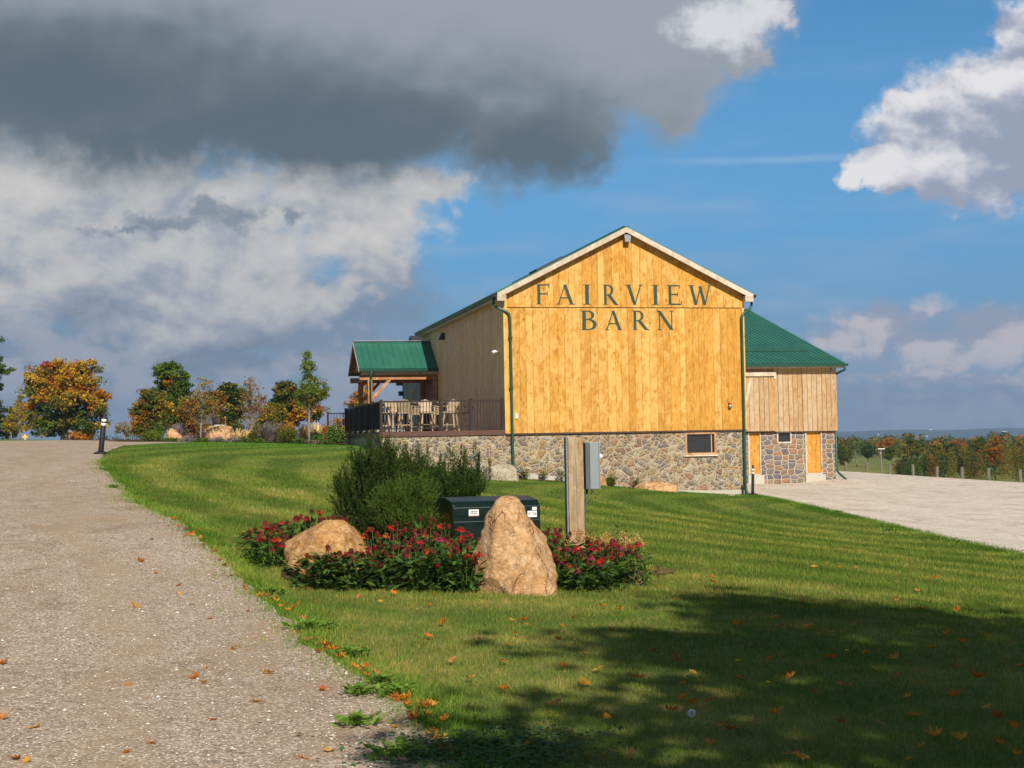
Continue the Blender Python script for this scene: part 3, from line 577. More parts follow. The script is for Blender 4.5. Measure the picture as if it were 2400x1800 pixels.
# roof
def slab(mb, pts, n_, th):
    n_ = np.array(n_, float); n_ /= np.linalg.norm(n_); return mb.prism(pts, -n_*th)
y0, y1 = -.30, BL+.25; EV = -.30; EW = BW+.30
mb = MB()
slab(mb, [(EV, y0, roofz(EV)), (AP, y0, ZR), (AP, y1, ZR), (EV, y1, roofz(EV))], (-SL, 0, 1), .025)
slab(mb, [(AP, y0, ZR), (EW, y0, roofz(EW)), (EW, y1, roofz(EW)), (AP, y1, ZR)], (SL, 0, 1), .025)
for k in range(int(BL/.4)+2):
    y = y0+.1+k*.4
    if y > y1: break
    mb.beam((EV, y, roofz(EV)+.005), (AP, y, ZR+.005), .03, .016); mb.beam((AP, y, ZR+.005), (EW, y, roofz(EW)+.005), .03, .016)
mb.beam((AP, y0, ZR+.0), (AP, y1, ZR+.0), .18, .03)
roof = mb.build('roof', MAT['roof_green'], barn)
mb = MB(); slab(mb, [(1.75, 2.2, roofz(1.75)+.11), (2.75, 2.2, roofz(2.75)+.11), (2.75, 3.4, roofz(2.75)+.11), (1.75, 3.4, roofz(1.75)+.11)], (-SL, 0, 1), .09); mb.build('skylight', MAT['lamp_dark'], roof)
mb = MB()      # decking under the metal
slab(mb, [(EV+.02, y0+.03, roofz(EV+.02)-.030), (AP, y0+.03, ZR-.030), (AP, y1-.03, ZR-.030), (EV+.02, y1-.03, roofz(EV+.02)-.030)], (-SL, 0, 1), .05)
slab(mb, [(AP, y0+.03, ZR-.030), (EW-.02, y0+.03, roofz(EW-.02)-.030), (EW-.02, y1-.03, roofz(EW-.02)-.030), (AP, y1-.03, ZR-.030)], (SL, 0, 1), .05)
mb.build('roof_deck', MAT['porch_timber'], barn)
for s_, u_ in ((-1, EV), (1, EW)):
    mb = MB(); mb.c = (.3, .2+.5*(s_ > 0), .4); mb.prism([(u_, y0+.0, roofz(u_)-.03), (AP, y0, ZR-.03), (AP, y0, ZR-.225), (u_+.02*-s_, y0, roofz(u_)-.22)], (0, -.03, 0)); mb.build('rake_board', MAT['trim_wood'], barn)
    mb = MB(); mb.c = (.6, .1, .4); mb.box((u_-.0*s_, y0-.034, roofz(u_)-.31), (u_-.32*s_, -.05, roofz(u_)-.10)); mb.build('eave_return', MAT['trim_wood'], barn)
    mb = MB(); mb.c = (.5, .9, .4); mb.box((u_+.0, -.046, roofz(u_)-.25), (u_-.03*s_, BL, roofz(u_)-.035)); mb.box((u_-.03*s_, -.046, roofz(u_)-.25), (u_-.29*s_, BL, roofz(u_)-.22)); mb.build('fascia', MAT['trim_wood'], barn)
    g = MB(); gx = u_+.07*s_
    g.prism([(u_+.005*s_, y0-.05, roofz(u_)-.06), (u_+.005*s_, y0-.05, roofz(u_)-.17), (u_+.09*s_, y0-.05, roofz(u_)-.17), (u_+.13*s_, y0-.05, roofz(u_)-.05), (u_+.12*s_, y0-.05, roofz(u_)-.05), (u_+.085*s_, y0-.05, roofz(u_)-.16), (u_+.015*s_, y0-.05, roofz(u_)-.16)], (0, BL+.55, 0)); g.build('gutter', MAT['metal_green'], barn)
d = MB().tube([(EV-.06, .05, 4.85), (EV-.06, .05, 4.62), (-.27, .0, 4.50), (.05, -.10, 4.34), (.17, -.11, 4.24), (.19, -.11, 4.05), (.21, -.11, 0.0), (.22, -.11, -1.12), (.30, -.13, -1.28), (.52, -.22, -1.42), (.62, -.26, -1.62), (.62, -.26, -1.74)], .047, 8).build('downspout', MAT['metal_green'], barn, True)
d = MB().tube([(EW+.08, .05, 4.88), (EW+.08, .05, 4.62), (EW-.02, .0, 4.42), (BW+.02, -.09, 4.30), (8.98, -.11, 4.20), (8.96, -.11, 4.05), (8.96, -.11, 0.0), (8.96, -.11, -2.1), (8.98, -.12, -2.25), (9.02, -.2, -2.45), (9.03, -.25, -2.6)], .047, 8).build('downspout', MAT['metal_green'], barn, True)
for z in (3.4, 1.6, -.3): MB().box((.13, -.175, z), (.28, -.05, z+.02)).build('strap', MAT['metal_green'], barn.children[-2])
# lettering: built strokes with serifs, thick and thin like carved capitals
T, t1, sf = .155, .05, .035
def stk(mb, a, b, w, k):
    a = np.array(a, float); b = np.array(b, float); d = (b-a)/np.linalg.norm(b-a); n = np.array([-d[1], d[0]])*w/2
    if abs(d[1]) > .25:                                     # cut the ends level
        h = w/2/abs(d[1]); P = [(a[0]-h, a[1]), (a[0]+h, a[1]), (b[0]+h, b[1]), (b[0]-h, b[1])]
    else: P = [tuple(a-n), tuple(b-n), tuple(b+n), tuple(a+n)]
    mb.prism([(p[0], -k*.0012, p[1]) for p in P], (0, .006, 0))
def srf(mb, x, z, w, k): mb.prism([(x-w/2, -k*.0012, z), (x+w/2, -k*.0012, z), (x+w*.22, -k*.0012, z+(sf if z < .5 else -sf)), (x-w*.22, -k*.0012, z+(sf if z < .5 else -sf))], (0, .006, 0))
def bowl(mb, x, z0, z1, r, k, thick=T):
    c = (z0+z1)/2; hz = (z1-z0)/2; n = 14; P = []; Q = []
    for i in range(n+1):
        a = -math.pi/2+math.pi*i/n; P.append((x+r*max(0, math.cos(a))**.85, c+hz*math.sin(a))); Q.append((x+max(r-thick, .01)*max(0, math.cos(a))**.85, c+(hz-.045)*math.sin(a)))
    P = [(x-.16, z0)]+P+[(x-.16, z1)]; Q = [(x-.16, z0+.045)]+Q+[(x-.16, z1-.045)]
    for i in range(len(P)-1): mb.prism([(P[i][0], -k*.0012, P[i][1]), (P[i+1][0], -k*.0012, P[i+1][1]), (Q[i+1][0], -k*.0012, Q[i+1][1]), (Q[i][0], -k*.0012, Q[i][1])], (0, .006, 0))
def glyph(ch):
    m = MB(); I = lambda x, k=1: (stk(m, (x, 0), (x, 1), T, k), srf(m, x, 0, .36, k+1), srf(m, x, 1, .36, k+2))
    if ch == 'F': I(.18); stk(m, (.2, .975), (.74, .975), t1, 5); stk(m, (.2, .53), (.62, .53), t1, 6); stk(m, (.72, .80), (.72, 1), .04, 7); stk(m, (.62, .42), (.62, .64), .04, 8)
    if ch == 'E': I(.18); stk(m, (.2, .975), (.72, .975), t1, 5); stk(m, (.2, .53), (.60, .53), t1, 6); stk(m, (.2, .03), (.74, .03), .06, 7); stk(m, (.71, .82), (.71, 1), .04, 8); stk(m, (.60, .43), (.60, .63), .04, 9); stk(m, (.76, 0), (.84, .2), .05, 10)
    if ch == 'I': I(.20)
    if ch == 'A': stk(m, (.12, 0), (.48, 1), .06, 1); stk(m, (.84, 0), (.48, .98), T, 2); stk(m, (.24, .33), (.74, .33), t1, 3); srf(m, .13, 0, .30, 4); srf(m, .84, 0, .36, 5)
    if ch == 'V': stk(m, (.42, 0), (.10, 1), T, 1); stk(m, (.44, .02), (.74, 1), .06, 2); srf(m, .11, 1, .36, 4); srf(m, .74, 1, .28, 5)
    if ch == 'W': stk(m, (.34, 0), (.10, 1), .14, 1); stk(m, (.36, .02), (.58, .9), .06, 2); stk(m, (.80, 0), (.56, .95), .14, 3); stk(m, (.82, .02), (1.05, 1), .06, 6); srf(m, .11, 1, .34, 4); srf(m, 1.05, 1, .26, 5)
    if ch == 'N': stk(m, (.16, 0), (.16, .95), .06, 1); stk(m, (.86, 0), (.14, 1), .16, 2); stk(m, (.86, .02), (.86, 1), .06, 3); srf(m, .16, 0, .30, 4); srf(m, .86, 1, .30, 5); srf(m, .10, 1, .20, 6)
    if ch == 'R': I(.18); bowl(m, .32, .47, 1, .36, 5); stk(m, (.84, 0), (.40, .50), T, 7); srf(m, .88, 0, .26, 9)
    if ch == 'B': I(.18); bowl(m, .32, .53, 1, .30, 5, .13); bowl(m, .32, 0, .565, .40, 7)
    V = np.array(m.V); lo, hi = V[:, 0].min(), V[:, 0].max(); m.w = hi-lo
    V[:, 0] = (V[:, 0]-lo)/(hi-lo); m.V = [tuple(v) for v in V]; return m
def letters(word, spans, z0, z1, yb):
    for ch, (xa, xb) in zip(word, spans):
        ua = onwall(xa, 900, 0)[0]; m = glyph(ch); zm = (z0+z1)/2
        ua = onwall(xa, 745, 0)[0]; ub = onwall(xb, 745, 0)[0]
        m.V = [(ua+v[0]*(ub-ua), yb+v[1], z0+v[2]*(z1-z0)) for v in m.V]; o = m.build('letter', MAT['letter_paint'], barn); o['label'] = 'dark green painted letter %s' % ch
letters('FAIRVIEW', [(1255,1288),(1302.5,1348),(1366,1386),(1412,1450),(1465.5,1508),(1527,1545.5),(1562.7,1599),(1612.6,1668.7)], 4.60, 5.32, -.054)
letters('BARN', [(1358.5,1397.5),(1415.5,1459),(1480,1521),(1538,1579.5)], 3.68, 4.38, -.039)
# fittings on the front
MB().box((4.46, -.28, 6.98), (4.70, -.045, 7.12)).box((4.47, -.30, 6.86), (4.68, -.10, 6.98)).build('flood_lamp', MAT['lamp_grey'], barn)
MB().box((.34, -.075, .52), (.43, -.03, .70)).build('sensor_box', MAT['white_metal'], barn)
si = MB().lathe([(.0, 0), (.055, .0), (.075, .05), (.05, .12), (.0, .14)], (8.43, -.10, .80)).build('siren', MAT['steel'], barn, True); MB().box((8.38, -.13, .94), (8.48, -.03, .99)).build('beacon', MAT['red_plastic'], si)
MB().tube([(-.04, .9, 2.95), (-.16, .9, 2.98), (-.26, .82, 2.93)], [.03, .055, .06], 10).build('camera_lamp', MAT['white_metal'], barn, True)
MB().box((-.16, 12.0, 4.2), (-.03, 12.25, 4.5)).prism([(-.16, 12., 4.2), (-.30, 12., 4.2), (-.16, 12., 4.5)], (0, .25, 0)).build('wall_lamp', MAT['lamp_dark'], barn)
# side door under the porch
dr = MB(); dr.c = (.4, .3, .5); dr.box((-.055, 15.35, .13), (-.034, 16.45, 2.35)); dr.box((-.062, 15.28, .13), (-.035, 15.35, 2.43)).box((-.062, 16.45, .13), (-.035, 16.52, 2.43)).box((-.063, 15.35, 2.35), (-.035, 16.45, 2.43)); dr = dr.build('door', MAT['door_brown'], barn)
MB().box((-.10, 15.45, 1.1), (-.056, 15.50, 1.25)).build('handle', MAT['steel'], dr)
boards(14.05, 17.95, lambda s: (.135, 3.0), -.045, -.031, .2, 'v').build('porch_wall_panel', MAT['door_brown'], barn)
# ------------------------------------------------------------------ the big bank barn behind (wing at right)
wing = thing('bank_barn', tuple(O), PHI, 'larger barn wing at right, green metal roof, natural boards over old coursed stone', 'barn')
WF, WR_, WL_ = 10.0, 17.5, 3.2; ZE, SW = 2.95, .309
def wz(v): return ZE+SW*(v-9.6)
boards(BW+.04, WR_, lambda s: (-.10 if s > 13.2 else -.0, 2.93), WF-.03, WF, .235, vary=.12, gap=.009).build('front_wall', MAT['weathered_pine'], wing)
boards(10.0, 31.2, lambda s: (-.10, min(wz(s), wz(41.6-s-.4))-.12), WR_, WR_+.03, .24, 'v', fixed=20.8).build('side_wall', MAT['weathered_pine'], wing)
boards(18.4, 31.2, lambda s: (-.10, min(wz(s), wz(41.6-s-.4))-.12), WL_, WL_+.03, .24, 'v', fixed=20.8).build('side_wall', MAT['grey_boards'], wing)
mb = MB(); D1, D2, WW = (13.26, 13.86, -2.0, -.10), (16.00, 16.80, -2.02, -.10), (14.64, 15.34, -.62, -.10)
wallrect(mb, BW, WR_-.06, -3.4, -.09, WF+.12, [D1, D2, WW]); mb.add([(WR_-.06,WF+.12,-3.4),(WR_-.06,31,-3.4),(WR_-.06,31,-.09),(WR_-.06,WF+.12,-.09)], [(0,1,2,3)]); mb.build('stone_base', MAT['old_stone'], wing)
MB().box((BW+.04, WF-.0, -.13), (WR_, WF+.115, -.101)).build('sill_beam', MAT['dark_flash'], wing)
for (a, b, c, d) in (D1, D2):
    m = MB(); k = 3 if b-a > .7 else 2
    for i in range(k): m.c = (random.random(), .2, .5); m.box((a+.07+(b-a-.1)*i/k, WF+.17, c+.04), (a+.065+(b-a-.1)*(i+1)/k, WF+.20, d))
    dd = m.build('door', MAT['stained_pine'], wing); m = MB(); m.c = (.3, .9, .3); m.box((a, WF+.10, c), (a+.06, WF+.24, d)).box((b-.05, WF+.10, c), (b, WF+.24, d)).box((a, WF+.10, c-.02), (b, WF+.24, c+.035)); m.build('door_frame', MAT['trim_wood'], dd)
    MB().box((a-.06, WF+.02, -3.0), (b+.10, WF+.11, c-.025)).build('door_sill', MAT['concrete'], wing)
window(wing, *WW[:2], *WW[2:], WF+.12, .06, None, 'trim_wood')
m = MB(); m.c = (.5, .4, .3); m.box((12.5, WF-.16, 2.38), (14.56, WF-.035, 2.58)).box((14.46, WF-.15, 2.24), (14.56, WF-.035, 2.378)); m.build('door_track', MAT['trim_wood'], wing)
sd_ = boards(12.3, 14.52, lambda s: (-.06, 2.33), WF-.10, WF-.07, .235, vary=.12, gap=.009).build('sliding_door', MAT['weathered_pine'], wing); m = MB(); m.c = (.5, .2, .3); m.beam((13.33, WF-.115, 2.25), (13.14, WF-.115, 1.3), .12, .02, (0, 1, 0)); m.build('brace', MAT['trim_wood'], sd_)
MB().box((WR_-.26, WF-.20, 2.62), (WR_-.06, WF-.03, 2.82)).build('flood_lamp', MAT['lamp_grey'], wing)
# wing roof, two slopes
wl, wr, vf, vr, vb = 3.0, 17.78, 9.6, 20.6, 31.6; zr = wz(vr)
mb = MB(); slab(mb, [(wl, vf, ZE), (wr, vf, ZE), (wr, vr, zr), (wl, vr, zr)], (0, -SW, 1), .03); slab(mb, [(wl, vr, zr), (wr, vr, zr), (wr, vb, ZE), (wl, vb, ZE)], (0, SW, 1), .03)
k = wl+.1
while k < wr: mb.beam((k, vf, ZE+.012), (k, vr, zr+.012), .03, .028); k += .23
mb.beam((wl, vr, zr+.03), (wr, vr, zr+.03), .2, .03); wroof = mb.build('roof', MAT['roof_green'], wing)
MB().box((BW, 11.62, wz(11.62)+.03), (16.95, 11.66, wz(11.62)+.15)).build('snow_guard', MAT['metal_green'], wroof)
m = MB(); m.c = (.5, .5, .4); m.box((BW, vf+.02, ZE-.22), (wr-.03, vf+.05, ZE-.035)).box((BW, vf+.05, ZE-.22), (wr-.03, WF-.035, ZE-.19)); m.prism([(wr-.03, vf, ZE-.04), (wr-.03, vr, zr-.04), (wr-.03, vb, ZE-.04), (wr-.03, vb, ZE-.22), (wr-.03, vr, zr-.22), (wr-.03, vf, ZE-.22)], (.03, 0, 0)); m.build('fascia', MAT['trim_wood'], wing)
MB().prism([(BW, vf+.01, ZE-.05), (BW, vf+.01, ZE-.16), (BW, vf-.08, ZE-.16), (BW, vf-.12, ZE-.04), (BW, vf-.11, ZE-.04), (BW, vf-.07, ZE-.15), (BW, vf, ZE-.15)], (wr+.12-BW, 0, 0)).build('gutter', MAT['metal_green'], wing)
MB().tube([(wr-.02, vf-.05, ZE-.15), (wr-.02, vf, ZE-.32), (wr-.2, WF+.1, ZE-.48), (WR_+.08, WF+.25, ZE-.55), (WR_+.08, WF+.3, ZE-.75), (WR_+.08, WF+.3, -1.9), (WR_+.12, WF+.1, -2.05), (WR_+.22, WF-.35, -2.3), (WR_+.22, WF-.45, -2.45)], .05, 8).build('downspout', MAT['metal_green'], wing, True)
# ------------------------------------------------------------------ grey shed at the back left
shed = thing('grey_barn', tuple(O), PHI, 'low grey weathered board barn seen through the porch, with two small framed windows', 'barn')
su, s0, s1 = .42, 18.4, 28.3; sv = 23.3; sz0, ssl = 2.95, .42
def sz(v): return sz0+ssl*(s1+.4-v if v > sv else v-(2*sv-s1-.4))
boards(s0, s1, lambda s: (-1.5, sz(s)-.1), su, su+.03, .30, 'v', fixed=sv).build('wall', MAT['grey_boards'], shed)
boards(su, 3.1, lambda s: (-1.5, sz0+.1), s1-.03, s1, .3).build('wall', MAT['grey_boards'], shed)
mb = MB(); slab(mb, [(su-.3, sv, sz(sv)), (3.1, sv, sz(sv)), (3.1, s1+.4, sz0), (su-.3, s1+.4, sz0)], (0, ssl, 1), .12); slab(mb, [(su-.3, s0, sz(s0)), (3.1, s0, sz(s0)), (3.1, sv, sz(sv)), (su-.3, sv, sz(sv))], (0, -ssl, 1), .12); mb.build('roof', MAT['lamp_dark'], shed)
for vv in (24.35, 21.1):
    m = MB(); m.c = (.4, .4, .4); z = 2.05
    m.box((su-.05, vv-.34, z-.30), (su-.003, vv+.34, z-.20)).box((su-.05, vv-.34, z+.26), (su-.003, vv+.34, z+.36)).box((su-.047, vv-.32, z-.20), (su-.003, vv-.22, z+.26)).box((su-.047, vv+.22, z-.20), (su-.003, vv+.32, z+.26)); wn_ = m.build('window', MAT['stained_pine'], shed)
    MB().box((su-.02, vv-.22, z-.20), (su-.004, vv+.22, z+.26)).build('pane', MAT['window_glass'], wn_)
MB().box((su-.25, s1-.35, 2.25), (su-.003, s1-.15, 2.5)).build('wall_lamp', MAT['lamp_dark'], shed)
# ------------------------------------------------------------------ deck
DU = -4.5
deck = thing('deck', tuple(O), PHI, 'raised brown deck on a fieldstone retaining wall, left of the barn front', 'deck')
m = MB(); y = .02
while y < 20.3:
    m.c = (random.random(),)*3; m.box((DU+.03, y, .105), (-.035, y+.135, .13)); y += .14
m.build('deck_boards', MAT['deck_brown'], deck)
MB().box((DU, -.02, -.045), (-.04, .02, .128)).box((DU, .02, -.045), (DU+.03, 20.3, .128)).build('fascia', MAT['deck_brown'], deck)
m = MB(); m.add([(DU+.02, .03, -3), (-.0, .03, -3), (-.0, .03, -.045), (DU+.02, .03, -.045)], [(0, 1, 2, 3)]); m.build('stone_wall', MAT['field_stone'], deck)
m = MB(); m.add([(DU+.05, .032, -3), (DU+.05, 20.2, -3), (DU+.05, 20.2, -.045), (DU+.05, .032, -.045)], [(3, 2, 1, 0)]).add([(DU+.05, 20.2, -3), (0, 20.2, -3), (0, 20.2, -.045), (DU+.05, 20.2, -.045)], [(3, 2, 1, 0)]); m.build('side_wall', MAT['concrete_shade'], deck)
ZD = .13
def railing(label, p0, p1, posts, sp=.112, zt=1.2, solid=0):
    r = thing('railing', tuple(O), PHI, label, 'railing', 'brown railings round the deck')
    p0 = np.array(p0, float); p1 = np.array(p1, float); L_ = np.linalg.norm(p1-p0); d = (p1-p0)/L_
    pt = lambda s, z: np.array([*(p0+d*s), z])
    MB().beam(pt(0, zt-.02), pt(L_, zt-.02), .07, .055).build('top_rail', MAT['rail_brown'], r); MB().beam(pt(0, ZD+.10), pt(L_, ZD+.10), .04, .04).build('bottom_rail', MAT['rail_brown'], r)
    for s in posts:
        q = pt(s*L_, 0); MB().box((q[0]-.05, q[1]-.05, ZD+.001), (q[0]+.05, q[1]+.05, zt+.035)).box((q[0]-.06, q[1]-.06, zt+.035), (q[0]+.06, q[1]+.06, zt+.055)).box((q[0]-.075, q[1]-.075, ZD), (q[0]+.075, q[1]+.075, ZD+.05)).build('post', MAT['rail_brown'], r)
    n = int(L_/sp); proto = None
    for i in range(1, n):
        s = i*L_/n
        if any(abs(s-k*L_) < .055 for k in posts): continue
        q = pt(s, 0)
        if proto is None: proto = MB().box((-.011, -.011, ZD+.11), (.011, .011, zt-.045)).build('baluster', MAT['rail_brown'], r); b = proto
        else: b = proto.copy(); COL.objects.link(b); b.parent = r
        b.location = (q[0], q[1], 0)
    return r
railing('front railing of the deck above the stone wall, facing the lawn', (DU+.07, .07), (-.09, .07), (0, .49, .735, 1))
railing('dark side railing running back along the left edge of the deck', (DU+.07, .20), (DU+.07, 11.9), (.17, .34, .51, .68, .84, 1), .155)
railing('short railing at the far back end of the deck', (DU+.05, 20.1), (-2.2, 20.1), (0, .5, 1), .15)
# ------------------------------------------------------------------ porch
porch = thing('porch', tuple(O), PHI, 'timber framed porch with green metal gable roof against the barn side', 'porch')
PV, PE, PRZ, PEZ, PU = 16.0, 2.2, 4.40, 3.05, -3.62
psl = (PRZ-PEZ)/PE
mb = MB()
slab(mb, [(PU, PV-PE, PEZ), (-.035, PV-PE, PEZ), (-.035, PV, PRZ), (PU, PV, PRZ)], (0, -psl, 1), .03); slab(mb, [(PU, PV, PRZ), (-.035, PV, PRZ), (-.035, PV+PE, PEZ), (PU, PV+PE, PEZ)], (0, psl, 1), .03)
for i in range(13): u = PU+.02+i*.285; mb.beam((u, PV-PE, PEZ+.015), (u, PV, PRZ+.015), .03, .035)
pr = mb.build('roof', MAT['roof_green'], porch); MB().beam((PU, PV, PRZ+.03), (-.04, PV, PRZ+.03), .2, .03).build('ridge_cap', MAT['steel'], pr)
m = MB(); m.c = (.4, .4, .4); m.prism([(PU+.25, PV-1.95, PEZ+.0), (PU+.25, PV+1.95, PEZ), (PU+.25, PV, PRZ-.16)], (.04, 0, 0)); m.build('gable_panel', MAT['porch_timber'], porch)
for s_ in (-1, 1): m = MB(); m.c = (.5, .3, .2); m.prism([(PU-.02, PV+s_*PE, PEZ-.035), (PU-.02, PV, PRZ-.035), (PU-.02, PV, PRZ-.20), (PU-.02, PV+s_*PE, PEZ-.17)], (.035, 0, 0)); m.build('rake_board', MAT['trim_wood'], porch)
m = MB(); m.c = (.4, .8, .4); m.box((PU+.1, PV-PE+.10, PEZ-.28), (-.05, PV-PE+.14, PEZ-.12)); m.build('fascia', MAT['trim_wood'], porch)
m = MB(); m.c = (.4, .2, .4)
slab(m, [(PU+.02, PV-PE+.06, PEZ-.0), (-.06, PV-PE+.06, PEZ-.0), (-.06, PV, PRZ-.035), (PU+.02, PV, PRZ-.035)], (0, -psl, 1), .05); slab(m, [(PU+.02, PV, PRZ-.035), (-.06, PV, PRZ-.035), (-.06, PV+PE-.06, PEZ), (PU+.02, PV+PE-.06, PEZ)], (0, psl, 1), .05); m.build('soffit', MAT['porch_timber'], porch)
for vv in (PV-1.85, PV+1.85):
    m = MB(); m.c = (.3, .3, .3); m.box((PU+.05, vv-.10, PEZ-.50), (-.06, vv+.10, PEZ-.26)); m.build('beam', MAT['porch_timber'], porch)
    m = MB(); m.c = (.6, .3, .3); m.box((PU+.42, vv-.09, ZD), (PU+.62, vv+.09, PEZ-.502)); m.build('post', MAT['porch_timber'], porch)
    m = MB(); m.c = (.6, .3, .3); m.box((-.24, vv-.09, ZD), (-.065, vv+.09, PEZ-.502)); m.build('post', MAT['porch_timber'], porch)
    m = MB(); m.c = (.8, .5, .3); m.beam((PU+.60, vv, PEZ-1.35), (PU+1.42, vv, PEZ-.49), .13, .15, (0, 1, 0)); m.build('brace', MAT['porch_timber'], porch)
m = MB(); m.c = (.3, .3, .3); m.box((PU+.40, PV-1.74, PEZ-.50), (PU+.60, PV+1.74, PEZ-.28)); m.build('beam', MAT['porch_timber'], porch)
for s_ in (-1, 1): m = MB(); m.c = (.3, .3, .6); m.beam((PU+.52, PV+s_*1.76, PEZ-1.3), (PU+.52, PV+s_*1.0, PEZ-.49), .12, .14, (1, 0, 0)); m.build('brace', MAT['porch_timber'], porch)
MB().prism([(PU, PV-PE-.0, PEZ-.03), (PU, PV-PE, PEZ-.14), (PU, PV-PE-.09, PEZ-.14), (PU, PV-PE-.12, PEZ-.02), (PU, PV-PE-.11, PEZ-.02), (PU, PV-PE-.08, PEZ-.13)], (3.58, 0, 0)).build('gutter', MAT['metal_green'], porch)
MB().prism([(PU, PV+PE, PEZ-.03), (PU, PV+PE, PEZ-.14), (PU, PV+PE+.09, PEZ-.14), (PU, PV+PE+.12, PEZ-.02), (PU, PV+PE+.11, PEZ-.02), (PU, PV+PE+.08, PEZ-.13)], (3.58, 0, 0)).build('gutter', MAT['metal_green'], porch)
MB().tube([(PU+.55, PV-PE-.05, PEZ-.13), (PU+.55, PV-PE+.1, PEZ-.4), (PU+.53, PV-1.99, PEZ-.55), (PU+.53, PV-1.99, ZD+.02)], .045, 8).build('downspout', MAT['metal_green'], porch, True)
# ------------------------------------------------------------------ bar chairs and tables on the deck
def copy_tree(o, parent=None):
    c = o.copy(); COL.objects.link(c); c.parent = parent
    for ch in list(o.children): copy_tree(ch, c)
    return c
def make_chair(mn, name='bar_chair'):
    t = thing(name, (0, 0, 0), 0, '', 'chair'); m = MAT[mn]
    s = MB()
    for i in range(5): s.box((-.24+i*.097, -.22, .74), (-.24+i*.097+.09, .22, .765))
    s.box((-.25, -.23, .70), (.25, -.20, .738)).box((-.25, .19, .70), (.25, .22, .738)); s.build('seat', m, t)
    b = MB()
    for i in range(5):                       # fan of slats with a rounded top
        x = (i-2)*.105; h = .46-.022*(i-2)**2; P = [(x*.8-.043, .20, .78), (x*.8+.043, .20, .78), (x+.048, .34, .78+h-abs(x)*.12*(1 if x > 0 else 0)), (x, .342, .78+h+.012), (x-.048, .34, .78+h-abs(x)*.12*(1 if x < 0 else 0))]
        b.prism(P, (0, .022, 0))
    b.beam((-.23, .265, .95), (.23, .265, .95), .05, .03, (0, 1, 0)); b.beam((-.20, .30, 1.02), (.20, .30, 1.02), .04, .025, (0, 1, 0)); b.build('backrest', m, t)
    for sx in (-1, 1):
        MB().box((sx*.27-.045, -.25, .965), (sx*.27+.045, .26, .99)).build('armrest', m, t); MB().beam((sx*.27, -.18, .74), (sx*.27, -.18, .964), .04, .06, (0, 1, 0)).build('arm_support', m, t)
        for sy in (-1, 1): MB().beam((sx*.17, sy*.16, .70), (sx*.26, sy*.26, 0), .05, .06, (0, 1, 0)).build('leg', m, t)
    MB().box((-.235, -.245, .22), (.235, -.21, .26)).box((-.235, .21, .24), (.235, .245, .28)).box((-.245, -.21, .23), (-.21, .21, .27)).box((.21, -.21, .23), (.245, .21, .27)).build('footrest', m, t)
    return t
def make_table():
    t = thing('bar_table', (0, 0, 0), 0, '', 'table'); m = MAT['table_dark']
    MB().box((-.42, -.42, 1.02), (.42, .42, 1.05)).box((-.36, -.36, .94), (.36, .36, 1.019)).build('tabletop', m, t)
    for sx in (-1, 1):
        for sy in (-1, 1): MB().box((sx*.30-.045, sy*.30-.045, 0), (sx*.30+.045, sy*.30+.045, .939)).build('leg', m, t)
    MB().box((-.255, -.03, .2), (.255, .03, .26)).build('stretcher', m, t); return t
def deckpt(xp, v): 
    u = onwall(xp, 980, v)[0]; p = Lw(u, v, ZD); return p
CH = [(898, 2.1, 90, 'chair_poly', 'leftmost pale bar chair, side on behind the deck corner post'), (926, 1.9, 20, 'chair_poly', 'pale bar chair turned slightly, second from the left on the deck'), (950, 1.2, 165, 'chair_poly', 'pale bar chair facing the lawn, left of the middle table'), (972, 4.2, 185, 'chair_poly', 'pale bar chair with sunlit round back behind the middle table'), (1000, 1.4, 0, 'chair_poly', 'pale bar chair with its back to the lawn, in the middle of the deck'), (1024, 4.4, 195, 'chair_poly', 'pale bar chair half hidden behind the middle railing post'), (1056, 1.7, -30, 'chair_poly', 'pale bar chair turned to the left just right of the middle railing post'), (1088, 3.0, -60, 'chair_dark', 'dark brown bar chair standing apart by the barn wall'), (911, 3.4, 240, 'chair_poly', 'pale bar chair behind the leftmost chair and table')]
protos = {}
for (xp, v, rz, mn, lab) in CH:
    if mn not in protos: protos[mn] = make_chair(mn); c = protos[mn]
    else: c = copy_tree(protos[mn])
    c.location = deckpt(xp, v); c.scale = (.95, .95, .93); c.rotation_euler = (0, 0, PHI+R(rz)); c['label'] = lab; c['category'] = 'chair'; c['group'] = 'bar height chairs on the deck'
tb = None
for xp, v, lab in ((914, 2.7, 'tall dark square table at the left end of the deck'), (972, 2.5, 'tall dark square table between the pale chairs, left of centre'), (1020, 2.4, 'tall dark square table near the middle railing post')):
    c = tb = make_table() if tb is None else copy_tree(tb)
    c.location = deckpt(xp, v); c.rotation_euler = (0, 0, PHI); c['label'] = lab; c['category'] = 'table'; c['group'] = 'bar tables on the deck'
# ------------------------------------------------------------------ foliage builders
def leaf_quads(P, size, dirv=None, flat=.0, asp=.55, rng=RNG):
    "one rhombic leaf per point; returns vertex array (4 per leaf)"
    n = len(P); size = np.broadcast_to(size, (n,)).astype(float)
    a = rng.normal(size=(n, 3)); 
    if dirv is not None: a = a*.55+dirv
    a[:, 2] *= (1-flat*.5); a /= np.linalg.norm(a, axis=1)[:, None]+1e-9
    nn = rng.normal(size=(n, 3)); nn[:, 2] += flat*2; b = np.cross(a, nn); b /= np.linalg.norm(b, axis=1)[:, None]+1e-9
    a = a*size[:, None]*.5; b = b*size[:, None]*.5*asp
    V = np.stack([P-a, P-a*.1+b, P+a, P-a*.1-b], 1); return V.reshape(-1, 3)
def quads(n): return np.arange(4*n).reshape(-1, 4)
GREEN = [(.065, .11, .016), (.10, .145, .02), (.048, .085, .014)]
DKGREEN = [(.028, .055, .015), (.045, .075, .018), (.022, .045, .014)]
